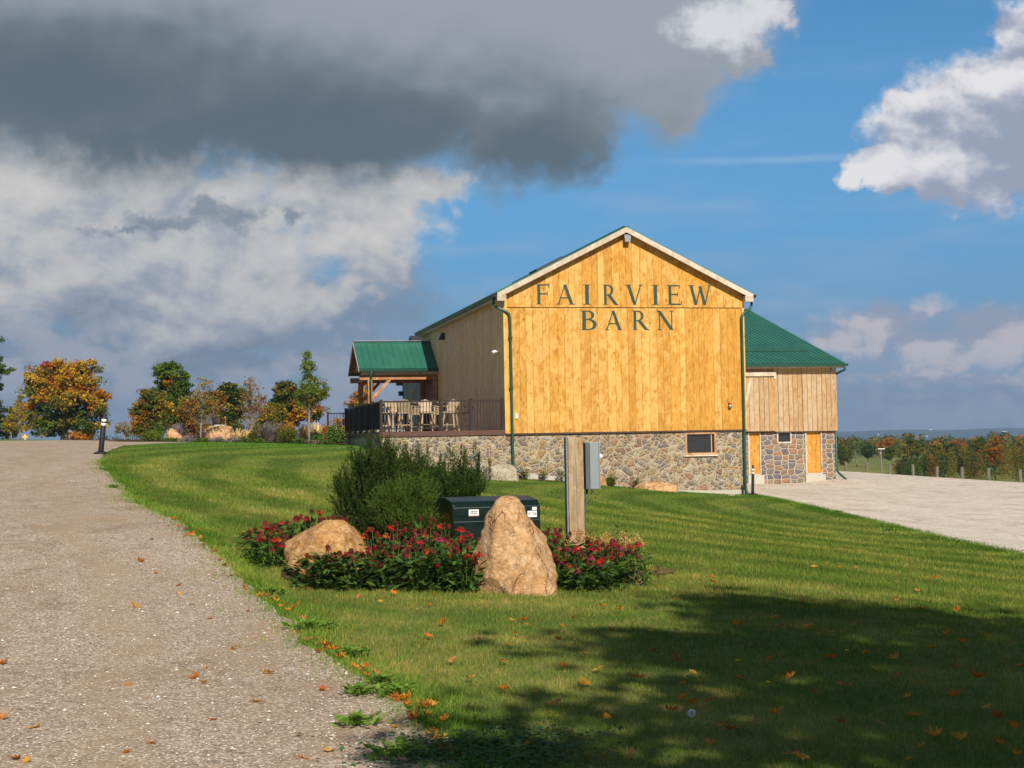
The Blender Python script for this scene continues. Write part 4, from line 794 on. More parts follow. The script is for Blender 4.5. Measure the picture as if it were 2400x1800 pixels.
OLIVE = [(.16, .14, .022), (.21, .16, .022), (.11, .12, .02)]
GOLD = [(.42, .25, .018), (.48, .29, .022), (.30, .21, .025)]
ORANGE = [(.42, .15, .012), (.46, .19, .015), (.34, .11, .012)]
RED = [(.36, .045, .02), (.30, .05, .02)]
RUST = [(.26, .11, .025), (.20, .09, .02), (.30, .15, .03)]
LGT = [(.11, .18, .03), (.15, .22, .04)]; PALE = [(.30, .24, .11), (.24, .20, .09)]
def pickcol(pals, wts, n):
    ps = [pals[i] for i in np.random.default_rng(RNG.integers(1e9)).choice(len(pals), n, p=np.array(wts)/sum(wts))]; return np.array([p[RNG.integers(len(p))] for p in ps])
def tree(name, label, cat, xb, Yd, blobs, pals, wts, nclump=110, nleaf=70, lsize=.18, clump=.5, trunk=.14, top=None, forks=1, group=None, base_z=None, bark='bark', special=None, hollow=.35, flat=.35, px=True, xyz=None, shell=.6, branchy=1.):
    "blobs: crown ellipsoids measured in the photograph (x, y, rx, ry); they get real depth at distance Yd"
    if xyz is None:
        q = at(xb, 1030, Yd); X0, Y0 = q[0], Yd
    else: X0, Y0 = xyz[:2]
    z0 = gz1(X0, Y0) if base_z is None else base_z
    root = thing(name, (X0, Y0, z0), 0, label, cat, group); k = Yd/F
    E_ = []
    for (bx, by, rx, ry) in blobs:
        if px: c = at(bx, by, Yd); E_.append((c[0]-X0, RNG.uniform(-.2, .2)*rx*k, c[2]-z0, rx*k, ry*k))
        else: E_.append((bx, 0., by, rx, ry))
    wt = np.array([e[3]*e[4]*max(e[3], e[4]) for e in E_])**.8; wt /= wt.sum(); idx = RNG.choice(len(E_), nclump, p=wt)
    C_ = []
    for i in idx:
        e = E_[i]; d = RNG.normal(size=3); d /= np.linalg.norm(d); r = (shell+(1-shell)*RNG.random())*(RNG.random()**.33 if RNG.random() < hollow else 1.); C_.append((e[0]+d[0]*e[3]*r, e[1]+d[1]*e[3]*.9*r, e[2]+d[2]*e[4]*r))
    C_ = np.array(C_); cc = pickcol(pals, wts, nclump)
    if special: 
        for (sx, sy, sr, pal) in special:
            c = at(sx, sy, Yd); s = np.linalg.norm(C_[:, [0, 2]]-np.array([c[0]-X0, c[2]-z0]), axis=1) < sr*k; n_ = int(s.sum())
            if n_: cc[s] = np.array([pal[RNG.integers(len(pal))] for _ in range(n_)])
    cr = clump*RNG.uniform(.6, 1.35, nclump); n = nclump*nleaf; ci = np.repeat(np.arange(nclump), nleaf)
    d = RNG.normal(size=(n, 3)); d /= np.linalg.norm(d, axis=1)[:, None]; d *= (RNG.random((n, 1))**.5)*cr[ci][:, None]*np.array([1, 1, .62]); P = C_[ci]+d
    col = cc[ci]*RNG.uniform(.65, 1.35, (n, 1)); mixm = RNG.random(n) < .12; col[mixm] = pickcol(pals, wts, int(mixm.sum()))
    mesh_np('crown', leaf_quads(P, lsize*RNG.uniform(.6, 1.4, n), flat=flat), quads(n), MAT['leaf'], root, col=col)
    mb = MB(); ztop = C_[:, 2].max() if top is None else top; cz = np.average(C_[:, 2]); lo = C_[:, 2].min()
    h1 = max(lo*.8, ztop*.22); lean = C_[:, 0].mean()
    stem = [(0, 0, -.15), (lean*.1, 0, h1*.5), (lean*.35, 0, h1), (lean*.8, 0, (h1+cz)/2+.1), (lean, 0, cz), (lean, 0, ztop*.93)]
    mb.tube(stem, [trunk*1.25, trunk, trunk*.85, trunk*.6, trunk*.42, trunk*.1], 8)
    st_ = np.array(stem)
    for j in range(int(nclump*.55*branchy)):
        t_ = C_[j % nclump]; zz = np.clip(t_[2]*RNG.uniform(.45, .8), h1*.8, ztop*.8); s = np.array([np.interp(zz, st_[:, 2], st_[:, 0]), 0, zz]); mid = (s+t_)/2+np.array([0, 0, .08*np.linalg.norm(t_-s)*RNG.normal()])
        mb.tube([s, mid, t_], [trunk*.22, trunk*.13, trunk*.04], 4, False)
    mb.build('trunk', MAT[bark], root, True); return root
def copy_at(root, X, Y, sc, rz, label, z=None, name=None):
    c = copy_tree(root); c.location = (X, Y, gz1(X, Y) if z is None else z); c.scale = (sc[0], sc[0], sc[1]) if isinstance(sc, tuple) else (sc,)*3; c.rotation_euler = (0, 0, rz); c['label'] = label; return c
# ------------------------------------------------------------------ trees on the left
tree('maple_tree', 'big spreading maple turning gold and orange beside the gravel crest', 'tree', 151, 118,
     [(150, 935, 92, 78), (105, 895, 52, 42), (195, 880, 48, 34), (85, 965, 44, 46), (222, 955, 36, 44), (122, 852, 22, 14), (200, 845, 22, 10), (150, 870, 55, 28), (110, 1000, 50, 26), (210, 1000, 40, 24)],
     [GREEN, OLIVE, GOLD, ORANGE], [1.1, 1.8, 1.9, .6], 400, 85, .24, .62, .30,
     special=[(120, 850, 22, RED+ORANGE), (142, 862, 14, RED), (60, 945, 24, ORANGE), (225, 935, 30, ORANGE+GOLD), (160, 1000, 44, GREEN), (120, 985, 46, GREEN+OLIVE), (200, 985, 34, GREEN+OLIVE), (170, 885, 45, GOLD+ORANGE)])
tree('oak_tree', 'dark green tree whose branches reach in at the left edge', 'tree', -62, 96, [(-60, 880, 62, 110), (-8, 800, 22, 32), (8, 866, 26, 18), (26, 872, 14, 16), (-12, 930, 24, 26), (-60, 780, 50, 40)], [GREEN, DKGREEN, RUST], [2.2, 1.6, .6], 150, 55, .22, .42, .3, special=[(0, 915, 25, RUST+DKGREEN)])
tree('background_tree', 'dark green tree low behind the yellow sapling at far left', 'tree', 20, 150, [(10, 985, 42, 48), (-30, 975, 30, 55), (45, 975, 22, 40)], [DKGREEN, GREEN, OLIVE], [2, 1, .4], 110, 50, .30, .6, .2)
tree('sapling', 'slender yellow sapling on the grass at far left, the taller of two', 'tree', 47, 88, [(47, 965, 16, 26), (47, 940, 9, 16), (45, 990, 20, 14)], [GOLD, PALE, OLIVE], [2, 1, .8], 60, 22, .10, .22, .05, bark='pale_bark', group='young trees at far left')
tree('sapling', 'smaller yellow green sapling leftmost on the grass', 'tree', 27, 88, [(24, 985, 17, 20), (20, 1000, 14, 14)], [OLIVE, GOLD], [1.3, 1], 46, 22, .10, .22, .04, bark='pale_bark', group='young trees at far left')
tree('background_tree', 'orange low tree peeping out under the big maple', 'tree', 195, 150, [(190, 1020, 26, 14), (208, 1028, 14, 8)], [ORANGE, GOLD], [2, 1], 50, 40, .26, .45, .12)
tree('background_tree', 'small pale thin tree in the gap right of the bollard', 'tree', 292, 140, [(288, 1000, 14, 13), (308, 1015, 16, 9), (275, 1008, 8, 8)], [PALE, OLIVE, RUST], [1.3, 1, .5], 44, 26, .18, .34, .10, bark='pale_bark')
# garden trees (about 60 to 75 m off)
tree('maple_tree', 'tall green maple standing out above the left garden', 'tree', 398, 72, [(395, 870, 28, 26), (372, 868, 16, 12), (425, 885, 16, 18), (398, 915, 40, 34), (435, 910, 20, 18), (410, 955, 34, 38), (350, 862, 6, 6)], [GREEN, LGT, OLIVE], [2, 1.6, .6], 200, 60, .14, .28, .11, special=[(392, 895, 10, ORANGE), (400, 960, 20, DKGREEN)])
tree('maple_tree', 'bushy olive and rust tree at the left end of the garden', 'tree', 352, 66, [(352, 960, 34, 44), (330, 980, 20, 36), (375, 950, 26, 34), (350, 925, 20, 14), (322, 1000, 14, 18), (385, 985, 18, 26)], [OLIVE, GREEN, RUST, GOLD], [2.2, 1.3, .8, .4], 210, 60, .12, .26, .09, special=[(322, 985, 16, ORANGE+RUST)])
tree('shrub_tree', 'airy bare topped shrub tree with fine twigs, above the garden rocks', 'tree', 470, 58, [(470, 945, 32, 36), (485, 905, 16, 20), (455, 960, 24, 26), (500, 965, 24, 24), (478, 895, 12, 12)], [RUST, OLIVE, PALE], [1.3, 1.6, .6], 150, 12, .10, .24, .04, bark='pale_bark', branchy=2.4, special=[(480, 898, 22, PALE)])
tree('shrub_tree', 'rusty brown multi-stemmed shrub tree behind the rocks', 'tree', 440, 63, [(440, 960, 26, 30), (505, 945, 26, 28), (452, 990, 20, 18)], [RUST, OLIVE, GOLD], [1.4, 1.3, .5], 140, 40, .11, .24, .05)
tree('oak_tree', 'dark rounded tree right of the rocks, sky showing through', 'tree', 540, 78, [(540, 925, 24, 28), (525, 915, 14, 16), (560, 935, 20, 26), (545, 965, 26, 26), (530, 985, 22, 18)], [DKGREEN, OLIVE, GREEN], [1.6, 1, .6], 140, 60, .15, .32, .10)
tree('birch_tree', 'thin almost leafless birch with rusty leaves in the middle of the garden', 'tree', 590, 60, [(590, 930, 26, 44), (592, 890, 14, 14), (575, 945, 20, 24), (612, 950, 18, 30), (580, 985, 22, 18)], [RUST, PALE, OLIVE], [1.4, 1.3, .5], 150, 9, .10, .22, .045, bark='pale_bark', branchy=2.6)
tree('maple_tree', 'dark olive maple with gold patches behind the slender pear tree', 'tree', 668, 86, [(680, 930, 30, 34), (665, 910, 20, 18), (700, 960, 36, 26), (655, 955, 26, 26), (735, 965, 22, 24), (750, 925, 14, 12), (640, 965, 22, 18), (680, 980, 30, 16)], [DKGREEN, OLIVE, RUST], [1.5, 1.8, .5], 240, 60, .17, .38, .14, special=[(705, 945, 14, ORANGE), (715, 975, 22, ORANGE+GOLD), (690, 982, 20, ORANGE), (745, 978, 26, GOLD+RUST)])
tree('maple_tree', 'low olive tree with gold tips between the birch and the pear tree', 'tree', 640, 80, [(640, 972, 30, 22), (620, 985, 18, 14)], [OLIVE, GOLD, GREEN], [2, 1, .6], 80, 30, .16, .34, .09)
tree('pear_tree', 'slender upright light green young tree at the garden edge near the deck', 'tree', 724, 57, [(724, 900, 24, 30), (722, 865, 15, 24), (720, 838, 8, 18), (728, 925, 34, 24), (752, 910, 18, 18), (715, 940, 24, 14)], [[(.13, .19, .03), (.10, .155, .025), (.18, .21, .045)], OLIVE], [4, .7], 230, 26, .085, .19, .055, bark='pale_bark', branchy=.45, special=[(735, 945, 16, [(.2, .17, .03)])])
tree('background_tree', 'orange tree seen behind the porch posts and the deck railing', 'tree', 850, 120, [(850, 935, 26, 30), (830, 950, 20, 20), (862, 905, 16, 22), (800, 1000, 22, 22), (820, 985, 18, 14)], [ORANGE, RUST, GOLD], [2, 1, .6], 110, 26, .22, .45, .12, branchy=2.)
# shadow caster: a large maple that stands behind and to the right of the camera, outside the frame
tree('shade_tree', 'large maple outside the picture whose shade falls on the near lawn', 'tree', 0, 1, [(0, 9.2, 3.4, 2.6), (-2.4, 8.0, 2.2, 1.8), (2.6, 8.4, 2.6, 2.2), (1.6, 11.2, 2.0, 1.5), (4.4, 9.6, 2.6, 2.2), (-.4, 12.1, 1.9, 1.5), (-2.2, 10.4, 1.7, 1.3), (2.2, 7.0, 2.8, 1.8), (5.4, 6.2, 2.4, 1.8), (6.6, 8.6, 2.4, 2.4), (-4.6, 7.5, 1.0, .8)], [GREEN, OLIVE, GOLD], [2, 1.4, 1], 600, 46, .26, .70, .34, xyz=(7.35, -2.4), px=False, shell=.2)
# ------------------------------------------------------------------ distant trees at right
pr_ = []
for (kind, pal, wt) in (('a', [DKGREEN, GREEN], [1.5, 1]), ('b', [GREEN, OLIVE], [1.5, 1]), ('c', [ORANGE, RUST, OLIVE], [1.5, 1, .7]), ('d', [OLIVE, GOLD, GREEN], [1.3, .8, 1]), ('e', [DKGREEN], [1])):
    pr_.append((pal, wt))
FT = [('deciduous_tree', 1978, 250, [(1978, 1068, 22, 20), (1965, 1052, 16, 12)], 1, 'round grey green tree just right of the barn wing'),
 ('deciduous_tree', 2033, 235, [(2033, 1058, 15, 14), (2040, 1050, 10, 8)], 0, 'neat round green tree with a clear trunk in the meadow'),
 ('bare_tree', 2007, 240, [(2006, 1065, 10, 12)], None, 'small bare pale tree in the meadow between two green trees'),
 ('deciduous_tree', 2066, 300, [(2070, 1046, 14, 12), (2082, 1036, 12, 9)], 2, 'orange red tree behind the white lamp post'),
 ('deciduous_tree', 2090, 240, [(2088, 1060, 14, 14), (2080, 1068, 10, 8)], 1, 'green tree to the right of the lamp post'),
 ('tall_tree', 2128, 190, [(2128, 1040, 22, 26), (2126, 1018, 9, 10), (2150, 1050, 18, 24), (2155, 1026, 9, 10), (2115, 1070, 18, 18), (2122, 1092, 14, 12), (2160, 1080, 18, 16)], 3, 'tallest olive tree beyond the posts, with a feathery top'),
 ('deciduous_tree', 2196, 180, [(2196, 1055, 14, 20), (2205, 1070, 12, 14), (2188, 1082, 14, 14), (2196, 1095, 10, 10)], 3, 'yellow green tree behind the third post from the middle'),
 ('evergreen_tree', 2228, 190, [(2228, 1062, 13, 26), (2228, 1088, 16, 14)], 4, 'dark evergreen between the yellow green tree and the orange one'),
 ('deciduous_tree', 2296, 165, [(2294, 1045, 18, 20), (2284, 1070, 18, 20), (2290, 1092, 14, 10)], 1, 'dark green near tree beside the large orange one'),
 ('maple_tree', 2330, 160, [(2330, 1050, 22, 24), (2338, 1030, 12, 10), (2336, 1080, 20, 16), (2322, 1068, 16, 16)], 2, 'large orange maple beyond the posts at right'),
 ('deciduous_tree', 2385, 185, [(2385, 1060, 18, 26), (2400, 1045, 16, 20), (2378, 1082, 14, 14)], 3, 'olive tree at the right edge beyond the last post'),
 ('deciduous_tree', 2245, 320, [(2243, 1040, 16, 10), (2256, 1050, 14, 8)], 2, 'pinkish orange tree in the wood, farther off'),
 ('deciduous_tree', 2366, 260, [(2366, 1087, 9, 7)], 2, 'small red orange bush tree near the right edge')]
for nm, xb, Yd, bl, k, lab in FT:
    s = Yd/F
    if k is None: tree(nm, lab, 'tree', xb, Yd, bl, [PALE], [1], 40, 3, 1.2*s, 2.4*s, 1.4*s, group='trees in the meadow beyond the lot', bark='pale_bark', branchy=2)
    else: tree(nm, lab, 'tree', xb, Yd, bl, pr_[k][0], pr_[k][1], 150, 60, 2.6*s, 6.5*s, 1.2*s, group='trees in the meadow beyond the lot')
# the wood behind them: reads as one mass
def forest(name, label, n, xr, Yr_, top, pals, wts, lsz=2.4, nl=90, hs=(.7, 1.2), zb=None):
    Ps = []; Cs = []; Sz = []
    for i in range(n):
        xp = RNG.uniform(*xr); Yd = RNG.uniform(*Yr_); c = at(xp, np.interp(xp, [t[0] for t in top], [t[1] for t in top])+RNG.uniform(-2.5, 9), Yd); s = Yd/F; gx = gz1(c[0], Yd) if zb is None else zb
        hr = max((c[2]-gx), 2)*.5; rx = RNG.uniform(9, 18)*s; cen = np.array([c[0], Yd, c[2]-hr*RNG.uniform(.85, 1.)]); m_ = nl; d = RNG.normal(size=(m_, 3)); d /= np.linalg.norm(d, axis=1)[:, None]; d *= (RNG.random((m_, 1))**.25)
        lump = 1+.35*(vnoise(d*2.2+i*7.1)-.5)[:, None]*2
        P = cen+d*lump*np.array([rx, rx, hr]); Ps.append(P); base = pickcol(pals, wts, 1)[0]; Cs.append(base[None]*RNG.uniform(.6, 1.35, (m_, 1))); Sz.append(np.full(m_, lsz*s))
    P = np.concatenate(Ps); o = mesh_np(name, leaf_quads(P, np.concatenate(Sz)*RNG.uniform(.7, 1.6, len(P)), flat=.4, asp=.8), quads(len(P)), MAT['leaf'], col=np.concatenate(Cs)); tag(o, label, 'wood', kind='stuff'); return o
MIXW = [DKGREEN, GREEN, OLIVE, RUST, ORANGE]
forest('wood', 'mixed green and autumn wood filling the valley beyond the meadow', 230, (1930, 2460), (330, 520), [(1930, 1030), (1990, 1024), (2030, 1028), (2080, 1024), (2180, 1030), (2215, 1022), (2260, 1030), (2300, 1018), (2350, 1012), (2380, 1020), (2460, 1018)], MIXW, [3, 2.4, 1.6, .8, .5], nl=230, lsz=3.0)
forest('wood', 'nearer autumn wood under the right edge beyond the posts', 230, (2105, 2480), (150, 270), [(2105, 1082), (2170, 1068), (2225, 1052), (2300, 1042), (2400, 1036), (2480, 1030)], MIXW, [2.4, 2.4, 1.8, .8, .4], nl=420, lsz=2.4)
forest('wood', 'dark wooded ridge on the skyline behind the gravel crest at left', 90, (150, 560), (500, 700), [(150, 1024), (230, 1017), (300, 1020), (400, 1022), (560, 1026)], [DKGREEN], [1], nl=150, lsz=2.6, zb=-6)
# undergrowth where the trees meet the meadow
n = 5200; X = RNG.uniform(40, 92, n); Y = RNG.uniform(165, 235, n); k = X/Y > .318; X, Y = X[k], Y[k]; Z = gz(X, Y)+RNG.random(len(X))*1.4*(vnoise(np.stack([X*.15, Y*.15, X*0], -1))); mesh_np('undergrowth', leaf_quads(np.stack([X, Y, Z], 1), .3, flat=.2), quads(len(X)), MAT['leaf'], col=pickcol([OLIVE, GREEN, GOLD], [2, 1, .8], len(X)))
tag(bpy.data.objects['undergrowth'], 'rough weedy undergrowth between meadow and trees at right', 'undergrowth', kind='stuff')
# ------------------------------------------------------------------ far hills
def hill(name, D0, a0, a1, crest, depth, base):
    n = 120; A = np.linspace(a0, a1, n); V = []; rows = [(-1., 0), (-.6, .45), (-.3, .8), (0, 1), (.6, .85), (1.4, .3)]
    h = np.array([crest(a) for a in A])
    for (dd, f) in rows:
        D_ = D0+dd*depth; V += [(math.tan(a)*D_, D_, base+(hh-base)*f) for a, hh in zip(A, h)]
    i = np.arange(len(rows)-1)[:, None]*n+np.arange(n-1)[None]; Fq = np.stack([i, i+1, i+n+1, i+n], -1).reshape(-1, 4); o = mesh_np(name, np.array(V), Fq, MAT['far_hill'], smooth=True); o['kind'] = 'structure'; return o
def crest_r(a):
    xp = 1200+F*math.tan(a); yp = np.interp(xp, [-2000, 1000, 1950, 2050, 2130, 2220, 2300, 2400, 2600, 4000], [1075, 1028, 1011.5, 1009, 1007, 1008.5, 1005, 1002.5, 1000, 985]); yp += 1.2*(float(vnoise(np.array([[a*60, 2., 0]]))[0])-.5)
    return at(xp, yp, 5200)[2]
hill('hills', 5200, -.75, .75, crest_r, 1500, -75)
# a few pale specks of buildings on the far slope
def farbld(xp, yp, w, h, lab):
    q = at(xp, yp, 3900); k = 3900/F; MBh = MB().box((q[0]-w*k/2, 3895, q[2]-h*k), (q[0]+w*k/2, 3905, q[2])).prism([(q[0]-w*k/2-.2, 3895, q[2]+.02), (q[0]+w*k/2+.2, 3895, q[2]+.02), (q[0], 3895, q[2]+h*k*.5)], (0, 10, 0)); tag(MBh.build('far_building', MAT['label_white']), lab, 'building', 'pale buildings on the far hills')
farbld(2058, 1018, 2.2, 3.2, 'tiny white tower far off, above the wood by the lamp post'); farbld(2180, 1006.5, 5, 1.4, 'long white building on the crest of the far hill'); farbld(2172, 1022, 3, 1.4, 'tiny white house low on the far slope beside the tall olive tree'); farbld(2352, 1011, 12, 1.2, 'pale strip of buildings on the far hill near the right edge')
# ------------------------------------------------------------------ rocks
def boulder(name, label, cx, Yd, prof, depth, matn, rough=.05, seed=0, zb=None, cat='boulder', group=None, lean=0., sub=1, planes=((-.7, -.7, .2), .86) and (((-.75, -.6, .25), .84), ((.6, -.75, .3), .85), ((.1, -1, .5), .86), ((.2, -.3, 1), .93), ((-.5, -.1, 1), .94), ((1, -.2, .1), .95))):
    "prof: list of (y, xleft, xright) in photograph pixels, top to bottom"
    k = Yd/F; q = at(cx, prof[-1][0], Yd); X0 = q[0]; z0 = gz1(X0, Yd) if zb is None else zb
    root_loc = (X0, Yd, z0); H = []
    for (y, xl, xr) in prof:
        a = at(xl, y, Yd); b = at(xr, y, Yd); H.append(((a[2]+b[2])/2-z0, a[0]-X0, b[0]-X0))
    H = H[::-1]; H.insert(0, (H[0][0]-.15, H[0][1], H[0][2])); hz = np.array([h[0] for h in H]); nz, nt = 60, 84
    zz = np.linspace(hz[0], hz[-1], nz); xl = np.interp(zz, hz, [h[1] for h in H]); xr = np.interp(zz, hz, [h[2] for h in H]); V = []
    wmax = (xr-xl).max()
    for i in range(nz):
        c = (xl[i]+xr[i])/2; r = (xr[i]-xl[i])/2; t = np.linspace(0, 2*math.pi, nt, endpoint=False); ry = depth/2*(r/(wmax/2))**.6
        ct, st_ = np.cos(t), np.sin(t); e = .82
        V.append(np.stack([c+r*np.sign(ct)*np.abs(ct)**e, lean*zz[i]+ry*np.sign(st_)*np.abs(st_)**e, np.full(nt, zz[i])], 1))
    V = np.concatenate(V); top = np.array([[(xl[-1]+xr[-1])/2, lean*zz[-1], zz[-1]+.01]])
    N_ = V.copy(); N_[:, 2] = 0; ctr = np.repeat(np.stack([(xl+xr)/2, lean*zz], 1), nt, 0); N_[:, :2] = V[:, :2]-ctr; N_ /= np.linalg.norm(N_, axis=1)[:, None]+1e-6
    q3 = V*2.3+seed; facet = np.abs(fbm(q3, 3)-.5)*2; d = (fbm(V*3.2+seed+9, 5)-.5)*rough*2.6-facet*rough*.9+(fbm(V*13+seed, 3)-.5)*rough*.55
    V = V+N_*(d+rough*.35)[:, None]
    for (pn, cut) in planes:
        pn = np.array(pn, float); pn /= np.linalg.norm(pn); s_ = V@pn; off = np.quantile(s_, cut); ex = np.clip(s_-off, 0, None); V = V-pn[None]*(ex*.93)[:, None]
    V = V+N_*((fbm(V*11+seed+5, 4)-.5)*rough*.8)[:, None]; V[:, 2] += (fbm(V*4+seed+30, 3)-.5)*rough*1.2*np.clip((V[:, 2]-zz[0])/(zz[-1]-zz[0]), 0, 1)
    V = np.concatenate([V, top]); Fs = [(i*nt+j, i*nt+(j+1) % nt, (i+1)*nt+(j+1) % nt, (i+1)*nt+j) for i in range(nz-1) for j in range(nt)]+[((nz-1)*nt+j, (nz-1)*nt+(j+1) % nt, len(V)-1) for j in range(nt)]
    o = mesh_np(name, V, Fs, MAT[matn], smooth=True); o.location = root_loc; tag(o, label, cat, group); return o
boulder('boulder', 'tall pointed tan boulder standing in front of the green utility cabinet', 1205, 14.3, [(1165, 1176, 1202), (1172, 1166, 1216), (1185, 1158, 1226), (1200, 1146, 1233), (1215, 1138, 1240), (1240, 1133, 1258), (1265, 1127, 1283), (1290, 1112, 1292), (1320, 1098, 1298), (1335, 1100, 1305), (1360, 1108, 1306), (1388, 1112, 1304)], .70, 'boulder_tan', .05, 3, lean=.14, planes=(((-.82, -.55, .12), .80), ((.35, -.92, .28), .84), ((.85, -.45, .42), .88), ((-.15, -1, .12), .86), ((.0, -.8, 1.1), .97), ((-.6, -.7, -.35), .93)))
boulder('boulder', 'low broad orange tan boulder at the left of the flower bed', 765, 15.5, [(1222, 722, 795), (1227, 705, 815), (1235, 690, 835), (1250, 677, 850), (1270, 668, 860), (1295, 663, 862), (1315, 668, 862), (1335, 690, 855), (1352, 715, 850)], .80, 'boulder_red', .075, 12, planes=(((-.7, -.6, .5), .84), ((.2, -.5, 1), .90), ((.7, -.6, .5), .88), ((-.1, -1, .05), .86), ((.9, -.1, .8), .94), ((-.5, -.2, 1), .93)))
# rocks by the wall
boulder('rock', 'pale squared rock at the foot of the wall, left of the downspout', 1165, 48.6, [(1088, 1146, 1190), (1092, 1142, 1205), (1105, 1138, 1212), (1122, 1136, 1216)], .7, 'pale_rock', .05, 21, group='rocks along the foot of the stone wall')
boulder('rock', 'striped whitish rock half hidden by the yew, nearest the deck wall', 1120, 49.0, [(1082, 1108, 1130), (1090, 1100, 1142), (1108, 1098, 1152), (1124, 1098, 1150)], .6, 'pale_rock', .06, 31, group='rocks along the foot of the stone wall')
boulder('rock', 'small brownish rock beside the grey electrical box', 1408, 49.8, [(1111, 1400, 1408), (1117, 1392, 1414), (1128, 1388, 1420), (1140, 1388, 1422)], .5, 'boulder_red', .05, 41, group='rocks along the foot of the stone wall')
boulder('rock', 'long flat tan slab laid at the foot of the stone wall', 1532, 49.6, [(1130, 1480, 1560), (1134, 1476, 1588), (1142, 1480, 1590), (1146, 1500, 1590), (1153, 1500, 1586)], .7, 'boulder_tan', .04, 51, group='rocks along the foot of the stone wall')
boulder('rock', 'small white stone on the grass near the right downspout', 1715, 50.2, [(1156, 1710, 1718), (1159, 1706, 1722), (1164, 1706, 1724)], .25, 'pale_rock', .02, 61)
# garden rocks
boulder('rock', 'pointed tan rock at the left of the garden', 402, 59, [(1004, 396, 404), (1010, 392, 412), (1020, 390, 424), (1032, 390, 432)], .9, 'boulder_tan', .08, 71, group='garden rocks')
boulder('rock', 'dark flat rock lying between the two big garden rocks', 445, 59.5, [(1018, 436, 460), (1024, 428, 468), (1034, 424, 470)], .8, 'boulder_tan', .06, 75, group='garden rocks')
boulder('rock', 'largest pale rock in the left garden', 515, 59, [(998, 500, 538), (1003, 490, 543), (1012, 484, 545), (1022, 482, 546), (1032, 482, 546)], 1.3, 'boulder_tan', .09, 81, group='garden rocks')
boulder('rock', 'pale tan rock touching the left of the largest one', 488, 60.5, [(998, 486, 500), (1004, 478, 502), (1014, 474, 504), (1030, 474, 504)], 1.0, 'boulder_tan', .08, 91, group='garden rocks')
# two timber garden chairs half hidden behind the rocks
for xp, lab in ((447, 'orange timber bench back showing above the rocks, the left one'), (514, 'orange timber bench back showing above the rocks, the right one')):
    Yb = 64; q = at(xp, 1000, Yb); z = gz1(q[0], Yb); b = thing('garden_bench', (q[0], Yb, z), 0, lab, 'bench', 'timber benches in the garden'); m = MB(); zt = at(xp, 976, Yb)[2]-z; zs = at(xp, 997, Yb)[2]-z
    for i in range(4): m.c = (random.random(), .3, .3); m.box((-.28, -.03, zs+.06+i*(zt-zs-.1)/4), (.28, 0, zs+.04+(i+.9)*(zt-zs-.1)/4))
    m.build('backrest', MAT['porch_timber'], b); m = MB(); m.c = (.2, .9, .2); m.box((-.34, -.5, zs-.05), (.34, -.035, zs+.02)); m.build('seat', MAT['trim_wood'], b)
    for sx in (-.27, .27): m = MB(); m.c = (.2, .3, .2); m.box((sx-.04, -.46, -.1), (sx+.04, -.38, zs-.052)); m.build('leg', MAT['porch_timber'], b); m = MB(); m.box((sx-.04, -.028, -.1), (sx+.04, .03, zt)); m.build('leg', MAT['porch_timber'], b)
# ------------------------------------------------------------------ shrubs and perennials
def shrub(name, label, X0, Y0, rx, h, pal, wts, n=900, ls=.05, spiky=0., group=None, cat='shrub', ry=None, z0=None, blooms=None, fan=False, lift=0.):
    z = gz1(X0, Y0) if z0 is None else z0; r = thing(name, (X0, Y0, z), 0, label, cat, group); ry = ry or rx
    if fan:                 # grasses: many fine arching stems
        m = n; a = RNG.uniform(0, 2*math.pi, m); rr = RNG.random(m)**.5; b = np.stack([np.cos(a)*rr*rx*.45, np.sin(a)*rr*ry*.45, np.zeros(m)], 1); t = np.stack([np.cos(a)*rr*rx*1.1, np.sin(a)*rr*ry*1.1, h*RNG.uniform(.35, 1.1, m)*(1-.35*rr**2)], 1)+RNG.normal(size=(m, 3))*np.array([.08, .08, .02]); w = ls; md = (b+t)/2+np.array([0, 0, .10*h]); s = np.stack([np.cos(a+1.5), np.sin(a+1.5), a*0], 1)*w/2
        V = np.stack([b-s, b+s, md+s, md-s, md-s, md+s, t+s*1.3, t-s*1.3], 1).reshape(-1, 3); mesh_np('blades', V, quads(2*m), MAT['leaf'], r, col=np.repeat(pickcol(pal, wts, m)*RNG.uniform(.7, 1.3, (m, 1)), 2, 0)); return r
    c = RNG.normal(size=(max(n//14, 6), 3)); c /= np.linalg.norm(c, axis=1)[:, None]; c *= RNG.random((len(c), 1))**.3; C_ = c*np.array([rx*.85, ry*.85, h*.42])+np.array([0, 0, h*.5+lift])
    i = RNG.integers(len(C_), size=n); P = C_[i]+RNG.normal(size=(n, 3))*np.array([rx, ry, h])*.14; P[:, 2] = np.abs(P[:, 2]); cc = pickcol(pal, wts, len(C_))
    mesh_np('foliage', leaf_quads(P, ls*RNG.uniform(.7, 1.4, n), flat=.3, dirv=np.array([0, 0, spiky])), quads(n), MAT['leaf'], r, col=cc[i]*RNG.uniform(.6, 1.4, (n, 1)))
    m = MB()
    for j in range(7): m.tube([(0, 0, -.05), C_[j % len(C_)]*np.array([.5, .5, .6]), C_[j % len(C_)]], [.012, .008, .004], 4, False)
    m.build('stems', MAT['bark'], r)
    if blooms:
        bc, bn, bs = blooms; P = C_[RNG.integers(len(C_), size=bn)]*np.array([1.05, 1.05, 1.12]); P[:, 1] -= ry*.3; n2 = bn*16; q = np.repeat(P, 16, 0)+RNG.normal(size=(n2, 3))*bs*.35; mesh_np('blooms', leaf_quads(q, bs*.5), quads(n2), MAT['leaf'], r, col=np.tile(np.array(bc), (n2, 1))*RNG.uniform(.8, 1.1, (n2, 1)))
    return r
